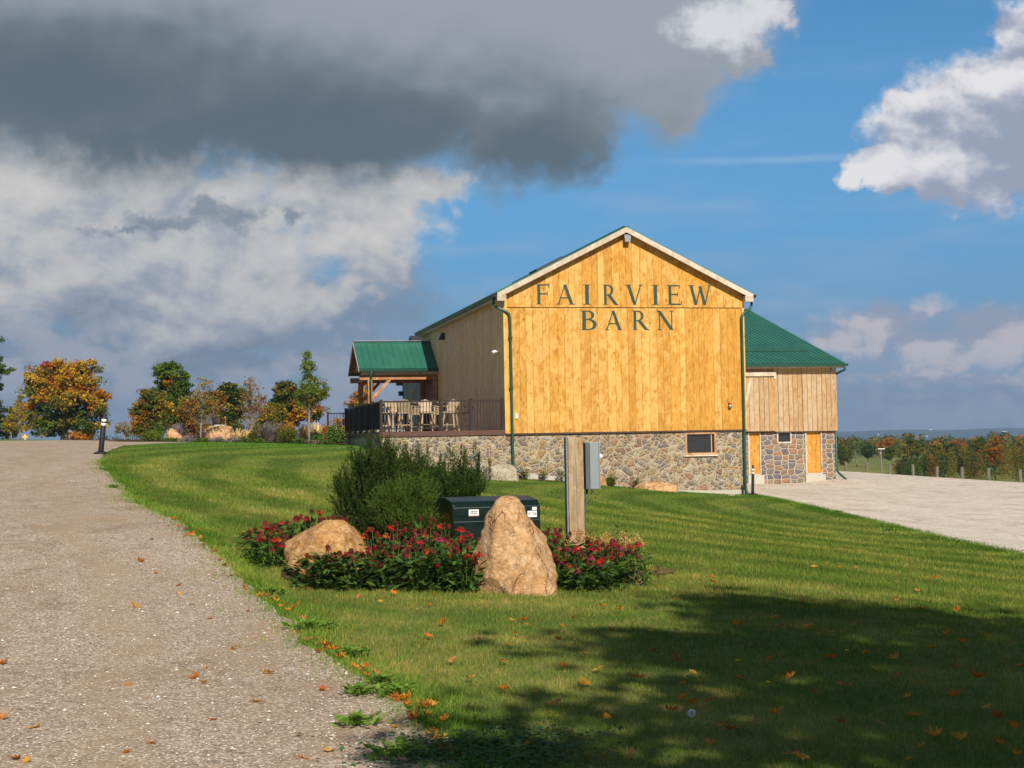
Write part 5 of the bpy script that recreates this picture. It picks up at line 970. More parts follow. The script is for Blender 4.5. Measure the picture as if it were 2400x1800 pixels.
def gsh(xp, yb, Yd, wpx, hpx, **kw):
    q = at(xp, yb, Yd); return shrub(kw.pop('name'), kw.pop('label'), q[0], Yd, wpx/2*Yd/F, hpx*Yd/F, z0=gz1(q[0], Yd), **kw)
LG = [(.09, .17, .03), (.13, .22, .04)]; LAV = [(.22, .17, .22), (.28, .22, .26), (.18, .16, .15)]; STRAW = [(.62, .46, .22), (.70, .55, .30)]
GG = 'shrubs and perennials of the left garden'
for xp_, w_, h_, pp_, lb_ in ((345, 60, 44, [OLIVE, GREEN, RUST], 'low olive bush behind the left end of the garden'), (430, 60, 40, [RUST, OLIVE, GREEN], 'rusty low bush behind the dark flat rock'), (480, 50, 44, [OLIVE, RUST], 'olive low bush behind the largest rocks'), (545, 60, 46, [DKGREEN, OLIVE], 'dark low bush behind the gold grasses'), (600, 50, 40, [OLIVE, RUST, PALE], 'olive brown low bush behind the birch'), (655, 50, 40, [OLIVE, GOLD], 'gold tinged low bush between birch and pear tree'), (765, 44, 40, [RUST, OLIVE, ORANGE], 'rusty low bush behind the hydrangea by the deck')):
    gsh(xp_, 1032, 66.0, w_, h_, name='background_bush', label=lb_, pal=pp_, wts=[1]*len(pp_), n=2600, ls=.085, group=GG)
gsh(355, 1036, 58.0, 50, 26, name='perennial', label='bright green clump with yellow specks at the left end of the garden', pal=[LG, GREEN, GOLD], wts=[2, 1.4, .35], n=2600, ls=.05, group=GG)
gsh(374, 1036, 58.6, 26, 46, name='rose_bush', label='green bush with pink and white blooms at the left of the garden', pal=[GREEN, LG], wts=[1, 1], n=1700, ls=.055, blooms=((.75, .35, .35), 7, .05), group=GG)
gsh(415, 1030, 60.2, 46, 44, name='ornamental_grass', label='lavender grey airy grass behind the pointed rock', pal=[LAV], wts=[1], n=420, ls=.016, fan=True, group=GG, cat='grass clump')
gsh(560, 1032, 58.4, 22, 32, name='ornamental_grass', label='straw gold upright grass just right of the largest rock', pal=[STRAW], wts=[1], n=200, ls=.022, fan=True, group=GG, cat='grass clump')
gsh(580, 1032, 58.9, 20, 30, name='ornamental_grass', label='straw gold grass clump beside the dark round bush', pal=[STRAW], wts=[1], n=180, ls=.022, fan=True, group=GG, cat='grass clump')
gsh(592, 1033, 58.2, 26, 26, name='round_bush', label='small dark rounded bush between gold grass and lavender grass', pal=[DKGREEN, OLIVE], wts=[1, 1], n=1800, ls=.045, group=GG)
gsh(632, 1036, 58.6, 56, 48, name='ornamental_grass', label='wide mauve airy grass in the middle of the garden', pal=[LAV, OLIVE], wts=[3, .6], n=650, ls=.016, fan=True, group=GG, cat='grass clump')
gsh(676, 1037, 57.6, 54, 38, name='juniper_bush', label='dense green bush left of the slender pear tree', pal=[GREEN, OLIVE], wts=[1.4, 1], n=3400, ls=.05, group=GG)
gsh(678, 1012, 61.5, 34, 30, name='orange_bush', label='bright orange rounded bush behind the green one', pal=[ORANGE, GOLD], wts=[2, 1], n=2400, ls=.06, lift=.2, group=GG)
gsh(712, 1020, 60.2, 30, 46, name='ornamental_grass', label='pale gold feather grass left of the pear tree trunk', pal=[STRAW], wts=[1], n=240, ls=.024, fan=True, group=GG, cat='grass clump')
gsh(740, 1022, 60.0, 34, 50, name='ornamental_grass', label='pale gold feather grass right of the pear tree trunk', pal=[STRAW], wts=[1], n=260, ls=.024, fan=True, group=GG, cat='grass clump')
gsh(742, 1034, 58.8, 40, 26, name='perennial', label='green leafy plant at the foot of the gold grass', pal=[GREEN, LG], wts=[1, 1.2], n=1900, ls=.07, group=GG)
gsh(787, 1030, 59.0, 44, 40, name='hydrangea', label='bright green hydrangea with white heads beside the deck', pal=[LG, GREEN], wts=[2, 1], n=2600, ls=.09, blooms=((.8, .8, .68), 7, .09), group=GG)
for i, (xp, w_, c_) in enumerate(((400, 40, GREEN), (440, 50, LAV), (475, 46, GREEN), (510, 50, LAV), (545, 40, LAV), (575, 46, GREEN), (610, 30, GREEN), (700, 40, GREEN), (730, 46, LAV), (765, 36, GREEN))):
    gsh(xp, 1037, 56.7+.15*(i % 3), w_, 11+3*(i % 2), name='ground_plant', label=['low green edging plant under the pointed rock','low mauve edging plant left of the dark rock','low green edging plant between rocks and shrub tree','low mauve edging plant before the largest rock','low mauve edging plant right of the largest rock','low green edging plant below the gold grasses','low green edging plant below the round bush','low green edging plant at the pear tree foot','low mauve edging plant just right of the pear tree','low green edging plant before the hydrangea'][i], pal=[c_, OLIVE], wts=[2, .5], n=700, ls=.05, group=GG, cat='plant')
# small climbers at the foot of the stone wall
for xp, h_, lab in ((1232, 26, 'thin climbing plant just right of the left downspout'), (1273, 30, 'thin climbing plant second from the downspout'), (1315, 26, 'leafy climbing plant left of the wooden post'), (1430, 24, 'leafy bush by the wall right of the grey box'), (1492, 26, 'climbing plant above the left end of the flat slab'), (1528, 20, 'climbing plant above the middle of the flat slab')):
    v = -.28; u = onwall(xp, 1110, v)[0]; q = Lw(u, v); shrub('climbing_plant', lab, q[0], q[1], .2 if xp != 1430 else .25, h_*49.5/F, [GREEN, LG, OLIVE, RUST], [1.4, 1, .7, .3], n=230 if xp != 1430 else 800, ls=.055, group='young plants along the stone wall', cat='plant')
# ------------------------------------------------------------------ yews
def yew(name, label, X0, Y0, ell, spikes, cols, nsh, nl=.030, k_up=1.):
    z0 = gz1(X0, Y0); r = thing(name, (X0, Y0, z0), 0, label, 'shrub'); S_ = []; 
    wt = np.array([e[3]*e[4]*e[5] for e in ell]); wt = wt/wt.sum()
    KD = RNG.normal(size=(46, 3)); KD /= np.linalg.norm(KD, axis=1)[:, None]
    for i in RNG.choice(len(ell), nsh, p=wt):
        e = ell[i]; d = KD[RNG.integers(len(KD))]+RNG.normal(size=3)*.13; d /= np.linalg.norm(d); d *= RNG.uniform(.72, 1.06); p = np.array([e[0]+d[0]*e[3]-X0, e[1]+d[1]*e[4]-Y0, max(e[2]+d[2]*e[5]-z0, .02)])
        up = np.array([d[0]*.5, d[1]*.5, 1.0*k_up])+RNG.normal(size=3)*.22; up /= np.linalg.norm(up); S_.append((p-up*.06, up, RNG.uniform(.12, .28), 1.))
    for (sx, sy, sz_, ln, w_) in spikes:
        for _ in range(w_):
            p = np.array([sx-X0, sy-Y0, sz_-z0])+RNG.normal(size=3)*np.array([.02, .03, .01]); up = np.array([RNG.normal()*.10, RNG.normal()*.1, 1]); up /= np.linalg.norm(up); S_.append((p-up*ln, up, ln, .8))
            for s in np.arange(.08, ln*.8, .05):
                a = RNG.uniform(0, 6.28); d = np.array([math.cos(a)*.6, math.sin(a)*.6, .9]); S_.append((p-up*s, d/np.linalg.norm(d), RNG.uniform(.03, .075)*(.4+s/ln*1.4), .7))
    P = []; Dv = []; Cx = []
    mbs = MB()
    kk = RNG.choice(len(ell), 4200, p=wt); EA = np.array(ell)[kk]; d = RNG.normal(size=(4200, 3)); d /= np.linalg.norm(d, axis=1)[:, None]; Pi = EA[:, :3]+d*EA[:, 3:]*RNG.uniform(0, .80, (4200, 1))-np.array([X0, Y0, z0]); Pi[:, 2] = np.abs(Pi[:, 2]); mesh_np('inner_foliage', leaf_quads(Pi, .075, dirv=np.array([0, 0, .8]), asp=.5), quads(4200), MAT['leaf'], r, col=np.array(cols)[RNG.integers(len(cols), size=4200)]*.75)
    for j, (p, u, ln, ws) in enumerate(S_):
        m = max(int(ln/.0065), 8); t = RNG.random(m)[:, None]; P.append(p+u*ln*t); a = RNG.normal(size=(m, 3)); Dv.append(a/np.linalg.norm(a, axis=1)[:, None]*.8+u); c = cols[RNG.integers(len(cols))]; Cx.append(np.array(c)[None]*(.75+.6*t)*RNG.uniform(.75, 1.25, (m, 1)))
    for (e, _) in zip(ell, range(99)):
        for _ in range(9): d = RNG.normal(size=3)*.45; t_ = np.array([e[0]-X0+d[0]*e[3], e[1]-Y0+d[1]*e[4], e[2]-z0+d[2]*e[5]]); mbs.tube([(0, 0, -.05), t_*np.array([.5, .5, .4]), t_], [.02, .014, .005], 5, False)
    P = np.concatenate(P); Dv = np.concatenate(Dv); Cx = np.concatenate(Cx); n = len(P); L_ = nl*RNG.uniform(.7, 1.3, n)
    P = P+Dv/np.linalg.norm(Dv, axis=1)[:, None]*L_[:, None]*.5; mesh_np('foliage', leaf_quads(P, L_, dirv=Dv*2.2, asp=.24), quads(n), MAT['leaf'], r, col=Cx); mbs.build('branches', MAT['dark_flash'], r); return r
def el(x, y, Yd, rx, ry, dy=None): c = at(x, y, Yd); k = Yd/F; return (c[0], Yd, c[2], rx*k, (dy or rx)*k, ry*k)
def sp(x, y, Yd, ln=.3, w=3): c = at(x, y, Yd); return (c[0], Yd+RNG.uniform(-.15, .15), c[2], ln, w)
c = at(885, 1200, 18.6)
yew('yew_bush', 'tall dark spreading yew bush behind the flowers', c[0], 18.6, [el(880, 1150, 18.6, 92, 75), el(885, 1090, 18.6, 55, 55), el(840, 1195, 18.4, 55, 60), el(900, 1225, 18.3, 70, 45), el(935, 1130, 18.8, 62, 62), el(975, 1150, 18.9, 40, 70), el(860, 1120, 18.5, 50, 50)],
    [sp(786, 1118, 18.4, .26, 2), sp(800, 1092, 18.4, .30, 3), sp(822, 1036, 18.6, .32, 2), sp(848, 1030, 18.6, .34, 3), sp(868, 1022, 18.7, .36, 4), sp(885, 1024, 18.7, .34, 4), sp(912, 1050, 18.8, .3, 3), sp(945, 1040, 18.8, .34, 3), sp(960, 1062, 18.8, .3, 3), sp(925, 1065, 18.8, .26, 3), sp(812, 1070, 18.5, .3, 2), sp(985, 1060, 18.8, .3, 2), sp(835, 1062, 18.5, .3, 3)],
    [(.030, .052, .009), (.040, .066, .011), (.022, .038, .008), (.065, .076, .016)], 2900)
c = at(950, 1220, 17.5)
yew('yew_bush', 'low rounded lighter green yew bush nearest the utility cabinet', c[0], 17.5, [el(945, 1195, 17.5, 62, 52), el(985, 1170, 17.6, 34, 40), el(905, 1210, 17.4, 40, 42), el(950, 1235, 17.3, 60, 30)], [sp(930, 1146, 17.5, .16, 3), sp(962, 1138, 17.5, .16, 3), sp(1000, 1140, 17.6, .16, 3)], [(.062, .095, .014), (.085, .120, .018), (.045, .07, .012)], 1700, .026)
c = at(1060, 1160, 20.6)
yew('yew_bush', 'spiky upright yew bush behind the utility cabinet', c[0], 20.6, [el(1050, 1140, 20.6, 60, 30), el(1095, 1132, 20.8, 32, 34), el(1005, 1132, 20.5, 30, 34), el(1070, 1155, 20.4, 68, 18)],
    [sp(980, 1036, 20.5, .55, 5), sp(990, 1062, 20.5, .4, 4), sp(1058, 1052, 20.6, .5, 4), sp(1075, 1070, 20.6, .4, 4), sp(1090, 1052, 20.6, .5, 4), sp(1118, 1062, 20.7, .45, 4), sp(1036, 1062, 20.6, .4, 4), sp(1001, 1044, 20.5, .45, 3), sp(952, 1034, 20.5, .3, 2), sp(1030, 1070, 20.6, .35, 3), sp(1052, 1040, 20.6, .45, 4), sp(1065, 1058, 20.6, .3, 3), sp(1083, 1046, 20.7, .42, 4), sp(1098, 1066, 20.7, .35, 3), sp(1111, 1038, 20.8, .45, 3), sp(1127, 1054, 20.8, .42, 3), sp(1146, 1074, 20.9, .4, 3), sp(1018, 1085, 20.6, .3, 3), sp(1137, 1095, 20.8, .35, 3), sp(1000, 1080, 20.6, .3, 3), sp(1042, 1078, 20.6, .3, 3), sp(1120, 1090, 20.7, .3, 3)],
    [(.032, .060, .010), (.045, .075, .012), (.025, .045, .009)], 1500)
# ------------------------------------------------------------------ green utility cabinet
cz0 = at(1060, 1181, 17.2); gzb = gz1(cz0[0]+.5, 17.5)
cab = thing('utility_cabinet', (cz0[0], cz0[1], gzb-.02), PHI, 'dark green metal utility cabinet with white stickers and number 03938', 'cabinet')
H = cz0[2]-gzb+.02; CW, CD = 1.10, 1.50
def fr(pts): return pts
mb = MB(); prof = [(0, 0), (0, H-.05), (.10, H+.02), (.55, H+.055), (1.3, H+.03), (CD, H-.04), (CD, 0)]
mb.prism([(0, a, b) for a, b in prof[::-1]], (CW, 0, 0)); bevel(mb.build('body', MAT['box_green'], cab), .012, 3)
MB().box((-.02, -.02, -.1), (CW+.02, CD+.02, .03)).build('plinth', MAT['concrete'], cab)
bevel(MB().box((.015, -.012, .06), (CW-.015, -.001, H-.22)).build('door', MAT['box_green'], cab), .004, 2)
MB().box((.01, -.008, H-.15), (CW-.01, -.0005, H-.14)).build('seam', MAT['box_green'], cab)
def sticker(u0, u1, z0, z1, name='sticker'):
    return bevel(MB().box((u0, -.016, z0), (u1, -.0125, z1)).build(name, MAT['label_white'], cab), .003, 2)
s1_ = sticker(.20, .325, H-.155, H-.075); s2_ = sticker(CW-.165, CW-.045, H-.190, H-.112); s3_ = sticker(CW-.105, CW-.045, H-.104, H-.066)
def text(body, size, loc, rot, m, parent, name='lettering', ext=.001):
    cu = bpy.data.curves.new(name, 'FONT'); cu.body = body; cu.size = size; cu.extrude = ext; cu.align_x = 'CENTER'; cu.align_y = 'CENTER'; t = bpy.data.objects.new(name, cu); me = bpy.data.meshes.new_from_object(t); bpy.data.curves.remove(cu)
    o = bpy.data.objects.new(name, me); COL.objects.link(o); me.materials.clear(); me.materials.append(MAT[m]); o.parent = parent; o.location = loc; o.rotation_euler = rot; return o
text('TB', .045, (CW-.078, -.0175, H-.152), (R(90), 0, 0), 'black_ink', s2_)
MB().box((CW-.158, -.0175, H-.138), (CW-.115, -.0165, H-.134)).box((CW-.158, -.0175, H-.150), (CW-.13, -.0165, H-.147)).box((CW-.158, -.0175, H-.160), (CW-.125, -.0165, H-.157)).build('lettering', MAT['black_ink'], s2_)
m = MB(); 
for i in range(5): m.box((.225+i*.016, -.0175, H-.108), (.236+i*.016, -.0165, H-.094))
m.box((.22, -.0175, H-.123), (.305, -.0165, H-.118)).box((.228, -.0175, H-.131), (.295, -.0165, H-.128)); m.build('lettering', MAT['black_ink'], s1_)
MB().box((.205, -.0175, H-.152), (.320, -.0165, H-.146)).build('stripe', MAT['pink_ink'], s1_); MB().box((CW-.100, -.0175, H-.088), (CW-.05, -.0165, H-.084)).build('stripe', MAT['pink_ink'], s3_)
text('03938', .15, (-.0035, .40, H-.19), (R(90), 0, R(-90)), 'yellow_ink', cab)
MB().lathe([(.0, 0), (.012, 0), (.012, .008), (0, .01)], (.02, .02, H-.03)).build('bolt', MAT['steel'], cab)
# ------------------------------------------------------------------ wooden post and grey electrical box
q = at(1351, 1290, 17.4); g0 = gz1(q[0], 17.4); zt = at(1351, 1025, 17.4)[2]
pw = 17.4/F
post = thing('wooden_post', (q[0], 17.4, g0), R(9), 'weathered square timber post rising from the flower bed', 'post')
m = MB(); m.c = (.3, .4, .5); n = 30
a, b = 36*pw/2, .075
for k in range(6): pass
m.box((-a, -b, -.2), (a, b, zt-g0)); o = m.build('shaft', MAT['old_post'], post); bevel(o, .006, 2)
MB().prism([(-.0015+.006*math.sin(z*3)+.003*math.sin(z*17), -b-.0015, z) for z in np.linspace(.15, zt-g0-.02, 14)]+[(.0015+.006*math.sin(z*3)+.003*math.sin(z*17)+.002*math.sin(z*7), -b-.0015, z) for z in np.linspace(zt-g0-.02, .15, 14)], (0, .002, 0)).build('crack', MAT['black_ink'], post)
m = MB(); m.c = (.7, .1, .5); m.box((-a-.022, -b+.02, -.2), (-a-.002, b, zt-g0-.005)); m.build('shade_strip', MAT['grey_boards'], post)  # added dark strip, standing in for shade on the post's left side
q2 = at(1388, 1092, 17.45); z1_, z2_ = at(1388, 1037, 17.4)[2], at(1388, 1146, 17.4)[2]
bx = thing('electrical_box', (q[0]+a+.02, 17.4, g0), R(9), 'grey metal electrical box fixed to the right of the timber post', 'electrical box')
bw = 22*pw
bevel(MB().box((.0, -.10, z2_-g0), (bw+.055, .06, z1_-g0)).build('case', MAT['box_grey_side'], bx), .004, 2)
bevel(MB().box((.052, -.112, z2_-g0-.004), (bw+.062, -.1005, z1_-g0+.004)).build('cover', MAT['box_grey'], bx), .004, 2)
MB().box((.058, -.1145, z2_-g0+.0), (bw+.056, -.1122, z2_-g0+.006)).box((bw+.045, -.1145, z2_-g0+.006), (bw+.05, -.1122, z1_-g0)).build('rim', MAT['box_grey_side'], bx)
MB().lathe([(.0, 0), (.045, 0), (.05, .03), (.03, .06), (0, .065)], (bw+.075, 0, at(1400, 1075, 17.4)[2]-g0)).build('meter', MAT['label_white'], bx, True)
MB().tube([(.03, 0, z2_-g0), (.02, .0, z2_-g0-.12), (.0, .02, z2_-g0-.25), (-.01, .02, -.1)], .016, 8).build('conduit', MAT['box_grey_side'], bx, True)
MB().box((bw*.5, -.12, z2_-g0-.05), (bw*.5+.03, -.09, z2_-g0-.012)).build('seal', MAT['dark_flash'], bx)
# ------------------------------------------------------------------ flexible bollards
def bollard(X0, Y0, hgt, tilt, lab, rad=.075):
    z = gz1(X0, Y0)+.022; b = thing('delineator_post', (X0, Y0, z), 0, lab, 'bollard', 'black delineator posts with white bands')
    MB().lathe([(0, 0), (.20, 0), (.20, .03), (.14, .06), (.085, .075), (0, .075)]).build('base', MAT['black_rubber'], b, True)
    Mt = Matrix.Rotation(tilt[0], 4, 'Y') @ Matrix.Rotation(tilt[1], 4, 'X')
    bands = [(.80, .87), (.70, .77)]; h = hgt
    o = MB().lathe([(0, .07), (rad*1.12, .07), (rad*1.05, .12), (rad, .2), (rad*.98, h*.68), (rad*.9, h*.69), (rad*.9, h*.9), (rad*.7, h*.91), (rad*.62, h*.92), (rad*.62, h*.985), (rad*.5, h), (0, h)], n=20).build('post', MAT['black_rubber'], b, True); o.matrix_local = Mt
    for (a, c) in bands: o = MB().lathe([(rad*.9, h*a), (rad*.93, h*a), (rad*.93, h*c), (rad*.9, h*c)], n=20).build('reflective_band', MAT['label_white'], b, True); o.matrix_local = Mt
    return b
q = at(236, 1068, 40); bollard(q[0], 40, 1.14, (R(6), 0), 'black post with white bands leaning at the edge of the gravel drive at left')
q = at(1764, 1158, 51); bollard(q[0], 51, 1.10, (R(2.0), 0), 'black post with white bands standing before the stone wing at right', .055)
# ------------------------------------------------------------------ short timber posts edging the lot
pts = [(1983, 1099, 81), (2032, 1103, 77.5), (2085, 1105, 74), (2140, 1108, 71), (2196, 1111, 68.5), (2255, 1115, 66), (2317, 1118, 63.5), (2391, 1123, 61)]
LBL = ['grey timber edge post nearest the barn corner', 'grey timber edge post second from the barn corner', 'grey timber edge post just right of the distant lamp post', 'grey timber edge post in front of the tallest olive tree', 'grey timber edge post before the yellow green tree', 'grey timber edge post before the dark wood', 'grey timber edge post beside the orange maple', 'grey timber edge post nearest the right edge']
pp = None
for (xp, yp, Yd), lab in zip(pts, LBL):
    q = at(xp, yp, Yd); z = gz1(q[0], Yd)
    if pp is None:
        pp = MB(); pp.c = (.4, .6, .3); pp.tube([(0, 0, -.2), (0, 0, .3), (.012, 0, .58)], [.085, .082, .078], 9); pp = pp.build('edge_post', MAT['edge_wood'], None, False); c = pp
    else: c = pp.copy(); COL.objects.link(c)
    c.location = (q[0], Yd, z); c.rotation_euler = (0, 0, random.random()*6); c.scale = (1, 1, random.uniform(.9, 1.05)); tag(c, lab, 'post', 'short timber posts along the lot')
q = at(2067, 1100, 95); zt = at(2064, 1053, 95)[2]; z0 = gz1(q[0], 95)
lp = thing('lamp_post', (q[0], 95, z0), 0, 'slim pole with flat white T-shaped top beyond the edge posts', 'pole')
MB().tube([(0, 0, 0), (-.05, 0, zt-z0)], [.06, .045], 8).build('pole', MAT['pale_bark'], lp); MB().box((-.25, -.1, zt-z0), (.20, .1, zt-z0+.06)).box((-.12, -.06, zt-z0-.28), (-.04, .06, zt-z0-.24)).build('crosspiece', MAT['label_white'], lp)
# sign and pale stones on the grass beyond the crest at left
q = at(59, 1025, 88); z0 = gz1(q[0], 88); s_ = thing('marker_sign', (q[0], 88, z0), 0, 'small orange cross shaped marker on the far grass at left', 'marker'); MB().box((-.05, -.02, 0), (.05, .02, at(59, 1018, 88)[2]-z0)).build('stake', MAT['yellow_ink'], s_); zz = at(59, 1024, 88)[2]-z0; MB().box((-.16, -.03, zz-.04), (.16, -.021, zz+.06)).build('board', MAT['yellow_ink'], s_)
# ------------------------------------------------------------------ coneflowers
def petal_disk(n, r, droop, c1):
    V = []; Fs = []; C = []
    for i in range(n):
        a = 2*math.pi*i/n+random.uniform(-.1, .1); w = math.pi/n*.85; rr = r*random.uniform(.85, 1.1); dz = -droop*random.uniform(.6, 1.3)
        b = len(V); V += [(math.cos(a-w)*.018, math.sin(a-w)*.018, .0), (math.cos(a+w)*.018, math.sin(a+w)*.018, 0), (math.cos(a+w*.8)*rr*.75, math.sin(a+w*.8)*rr*.75, dz*.45), (math.cos(a)*rr, math.sin(a)*rr, dz), (math.cos(a-w*.8)*rr*.75, math.sin(a-w*.8)*rr*.75, dz*.45)]; Fs.append([b, b+1, b+2, b+3, b+4]); C.append(tuple(np.array(c1)*random.uniform(.75, 1.25)))
    return V, Fs, C
BLM = []
for (c1, c2, r, dr_) in (((.62, .015, .06), (.22, .05, .015), .048, .012), ((.60, .015, .012), (.16, .03, .01), .046, .018), ((.36, .010, .03), (.12, .03, .02), .042, .03), ((.16, .022, .02), (.10, .03, .015), .034, .034), ((.11, .028, .016), (.08, .025, .012), .026, .03), ((.42, .03, .16), (.2, .05, .02), .044, .02), ((.60, .12, .03), (.2, .05, .02), .044, .022)):
    V, Fs, C = petal_disk(12, r, dr_, c1); m = MB(); m.add(V, Fs); m.C = list(C); m.c = c2; m.lathe([(0, -.01), (.017, -.004), (.021, .008), (.014, .022), (0, .027)], n=8); o = m.build('bloom', MAT['leaf']); BLM.append(o.data); bpy.data.objects.remove(o)
def coneflower(X0, Y0, hgt, label, nb=9, wts=(1, 1, 1.4, 1.6, 1.4, .7, .5), spread=.17, foliage=150, group='coneflowers in the bed', green=True):
    z = gz1(X0, Y0)+.02; r = thing('coneflower_plant', (X0, Y0, z), 0, label, 'flower', group); m = MB(); m.c = (.16, .20, .06)
    for i in range(nb):
        a = random.uniform(0, 6.28); rr = spread*math.sqrt(random.random())*1.15; h = hgt*random.uniform(.55, 1.0); t = (math.cos(a)*rr, math.sin(a)*rr, h); m.tube([(t[0]*.25, t[1]*.25, 0), (t[0]*.7, t[1]*.7, h*.55), t], [.005, .004, .0035], 4, False)
        b = bpy.data.objects.new('bloom', random.choices(BLM, wts)[0]); COL.objects.link(b); b.parent = r; b.location = t; b.rotation_euler = (random.uniform(-.5, .6), random.uniform(-.5, .5), random.random()*6); s = random.uniform(.9, 1.35); b.scale = (s, s, s)
    m.build('stems', MAT['green_stem'], r)
    n = foliage; a = RNG.uniform(0, 6.28, n); rr = RNG.random(n)**.6*spread*1.25; hh = (RNG.random(n)**1.2)*hgt*.72; P = np.stack([np.cos(a)*rr, np.sin(a)*rr, hh+.03], 1); dv = np.stack([np.cos(a), np.sin(a), RNG.uniform(-.5, .9, n)], 1)*1.6
    mesh_np('foliage', leaf_quads(P+dv*.03, .125*RNG.uniform(.6, 1.3, n), dirv=dv, asp=.32, flat=.8), quads(n), MAT['leaf'], r, col=pickcol([[(.055, .12, .025), (.08, .16, .03)], GREEN, DKGREEN], [1.4, 1, 1], n)*RNG.uniform(.7, 1.3, (n, 1))); return r
FL = [ # (x, y base px, Y, height m, label)
 (612, 16.9, .42, 'leftmost coneflower plant of the bed'), (650, 17.2, .48, 'coneflower plant behind the left side of the low boulder'), (700, 17.5, .52, 'dark red coneflower plant behind the middle of the low boulder'), (745, 17.6, .56, 'dark red coneflower plant behind the low boulder, below the yew'), (790, 17.4, .52, 'coneflower plant behind the right end of the low boulder'), (635, 16.3, .38, 'coneflower plant at the left foot of the low boulder'),
 (745, 14.75, .40, 'withered coneflower plant in front of the low boulder, left one'), (785, 14.7, .46, 'coneflower plant in front of the low boulder, right one'), (830, 14.6, .42, 'pink coneflower plant at the right foot of the low boulder'),
 (885, 15.6, .56, 'coneflower plant with the brightest red bloom, right of the low boulder'), (870, 14.8, .44, 'coneflower plant at the front edge right of the low boulder'), (915, 14.7, .46, 'coneflower plant low at the front edge in the middle'), (935, 16.2, .58, 'coneflower plant below the light green yew'), (965, 15.4, .55, 'pink coneflower plant in the middle of the bed'), (975, 14.5, .45, 'leafy coneflower plant at the front edge of the middle'),
 (1000, 16.6, .62, 'withered tall coneflower plant beside the cabinet corner'), (1015, 15.3, .56, 'coneflower plant before the cabinet corner'), (1030, 14.5, .46, 'leafy coneflower plant two from the tall boulder, front row'), (1055, 16.0, .60, 'coneflower plant against the cabinet front'), (1070, 14.9, .52, 'coneflower plant just left of the tall boulder'), (1090, 14.4, .46, 'leafy coneflower plant touching the tall boulder'), (1100, 15.8, .55, 'coneflower plant half behind the tall boulder'),
 (1292, 16.2, .55, 'dark red coneflower plant right of the tall boulder, at the back'), (1318, 15.9, .52, 'dark red coneflower plant left of the timber post'), (1315, 15.0, .42, 'coneflower plant right of the tall boulder, in front'), (1360, 15.2, .42, 'pink coneflower plant at the foot of the timber post'), (1400, 15.6, .46, 'coneflower plant right of the timber post'), (1435, 15.4, .46, 'red brown coneflower plant between gold hydrangea heads'), (1470, 15.5, .44, 'rightmost coneflower plant of the flower bed'), (1415, 14.8, .34, 'low coneflower plant at the front right of the bed'), (1370, 14.6, .30, 'low leafy coneflower plant at the front, right of the tall boulder')]
for (xp, Yd, h, lab) in FL:
    h *= .93; q = at(xp, 1300, Yd); dark = 'dark' in lab or 'withered' in lab
    coneflower(q[0], Yd, h, lab, nb=16 if Yd > 14.9 else 9, wts=(.1, .5, 1, 2, 2, .1, .2) if dark else (.7, 1.2, 1.8, 2.4, 1.8, .35, .35), foliage=170 if Yd > 14.9 else 260)
for xp, yp, Yd, lab in ((1392, 1262, 16.0, 'gold brown hydrangea heads just right of the timber post'), (1465, 1272, 15.9, 'pale gold hydrangea heads at the right end of the bed')):
    q = at(xp, yp, Yd); r = shrub('hydrangea', lab, q[0], Yd, .17, q[2]-gz1(q[0], Yd)+.05, [RUST, GREEN, OLIVE], [1, 1.4, 1], n=260, ls=.06, group='hydrangeas in the bed')
    n = 1500; cs = RNG.normal(size=(9, 3))*np.array([.10, .08, .05])+np.array([0, -.05, q[2]-gz1(q[0], Yd)]); P = cs[RNG.integers(9, size=n)]+RNG.normal(size=(n, 3))*.03; mesh_np('flower_heads', leaf_quads(P, .017), quads(n), MAT['leaf'], r, col=pickcol([[(.50, .25, .05), (.62, .42, .12), (.34, .14, .04)], [(.75, .6, .3)]], [3, 1.2 if 'pale' in lab else .2], n))
q = at(1505, 1370, 15.2); shrub('weed_clump', 'light green wispy weeds at the right tip of the bed', q[0], 15.2, .22, .30, [OLIVE, LG], [1, 1], n=420, ls=.035, spiky=.4, cat='weed')
# loose stones on the drive
n = 26000; D = 5.5+13*RNG.random(n)**1.5; X = edge_x(D)-RNG.random(n)**1.2*(4.5+D*.2)-.03; r_ = RNG.uniform(.003, .0075, n)*(1+(RNG.random(n) < .03)*1.3); O8 = np.array([(1, 0, 0), (0, 1, 0), (-1, 0, 0), (0, -1, 0), (0, 0, 1), (0, 0, -1.)]); Vs = (O8[None]*RNG.uniform(.6, 1.4, (n, 6, 1)))*r_[:, None, None]*np.array([1, 1, .7]); Vs += np.stack([X, D, gz(X, D)+.0235+r_*.2], 1)[:, None]; T8 = np.array([(0, 1, 4), (1, 2, 4), (2, 3, 4), (3, 0, 4)]); Ft = (np.arange(n)[:, None, None]*6+T8[None]).reshape(-1, 3)
stc = pickcol([[(.62, .56, .48), (.50, .42, .33)], [(.30, .23, .17)], [(.75, .72, .68)]], [2, 1.4, .5], n)
tag(mesh_np('gravel_stones', Vs.reshape(-1, 3), Ft, MAT['loose_stone'], col=np.repeat(stc, 4, 0)), 'loose pale and brown stones strewn over the gravel drive', 'gravel', kind='stuff')
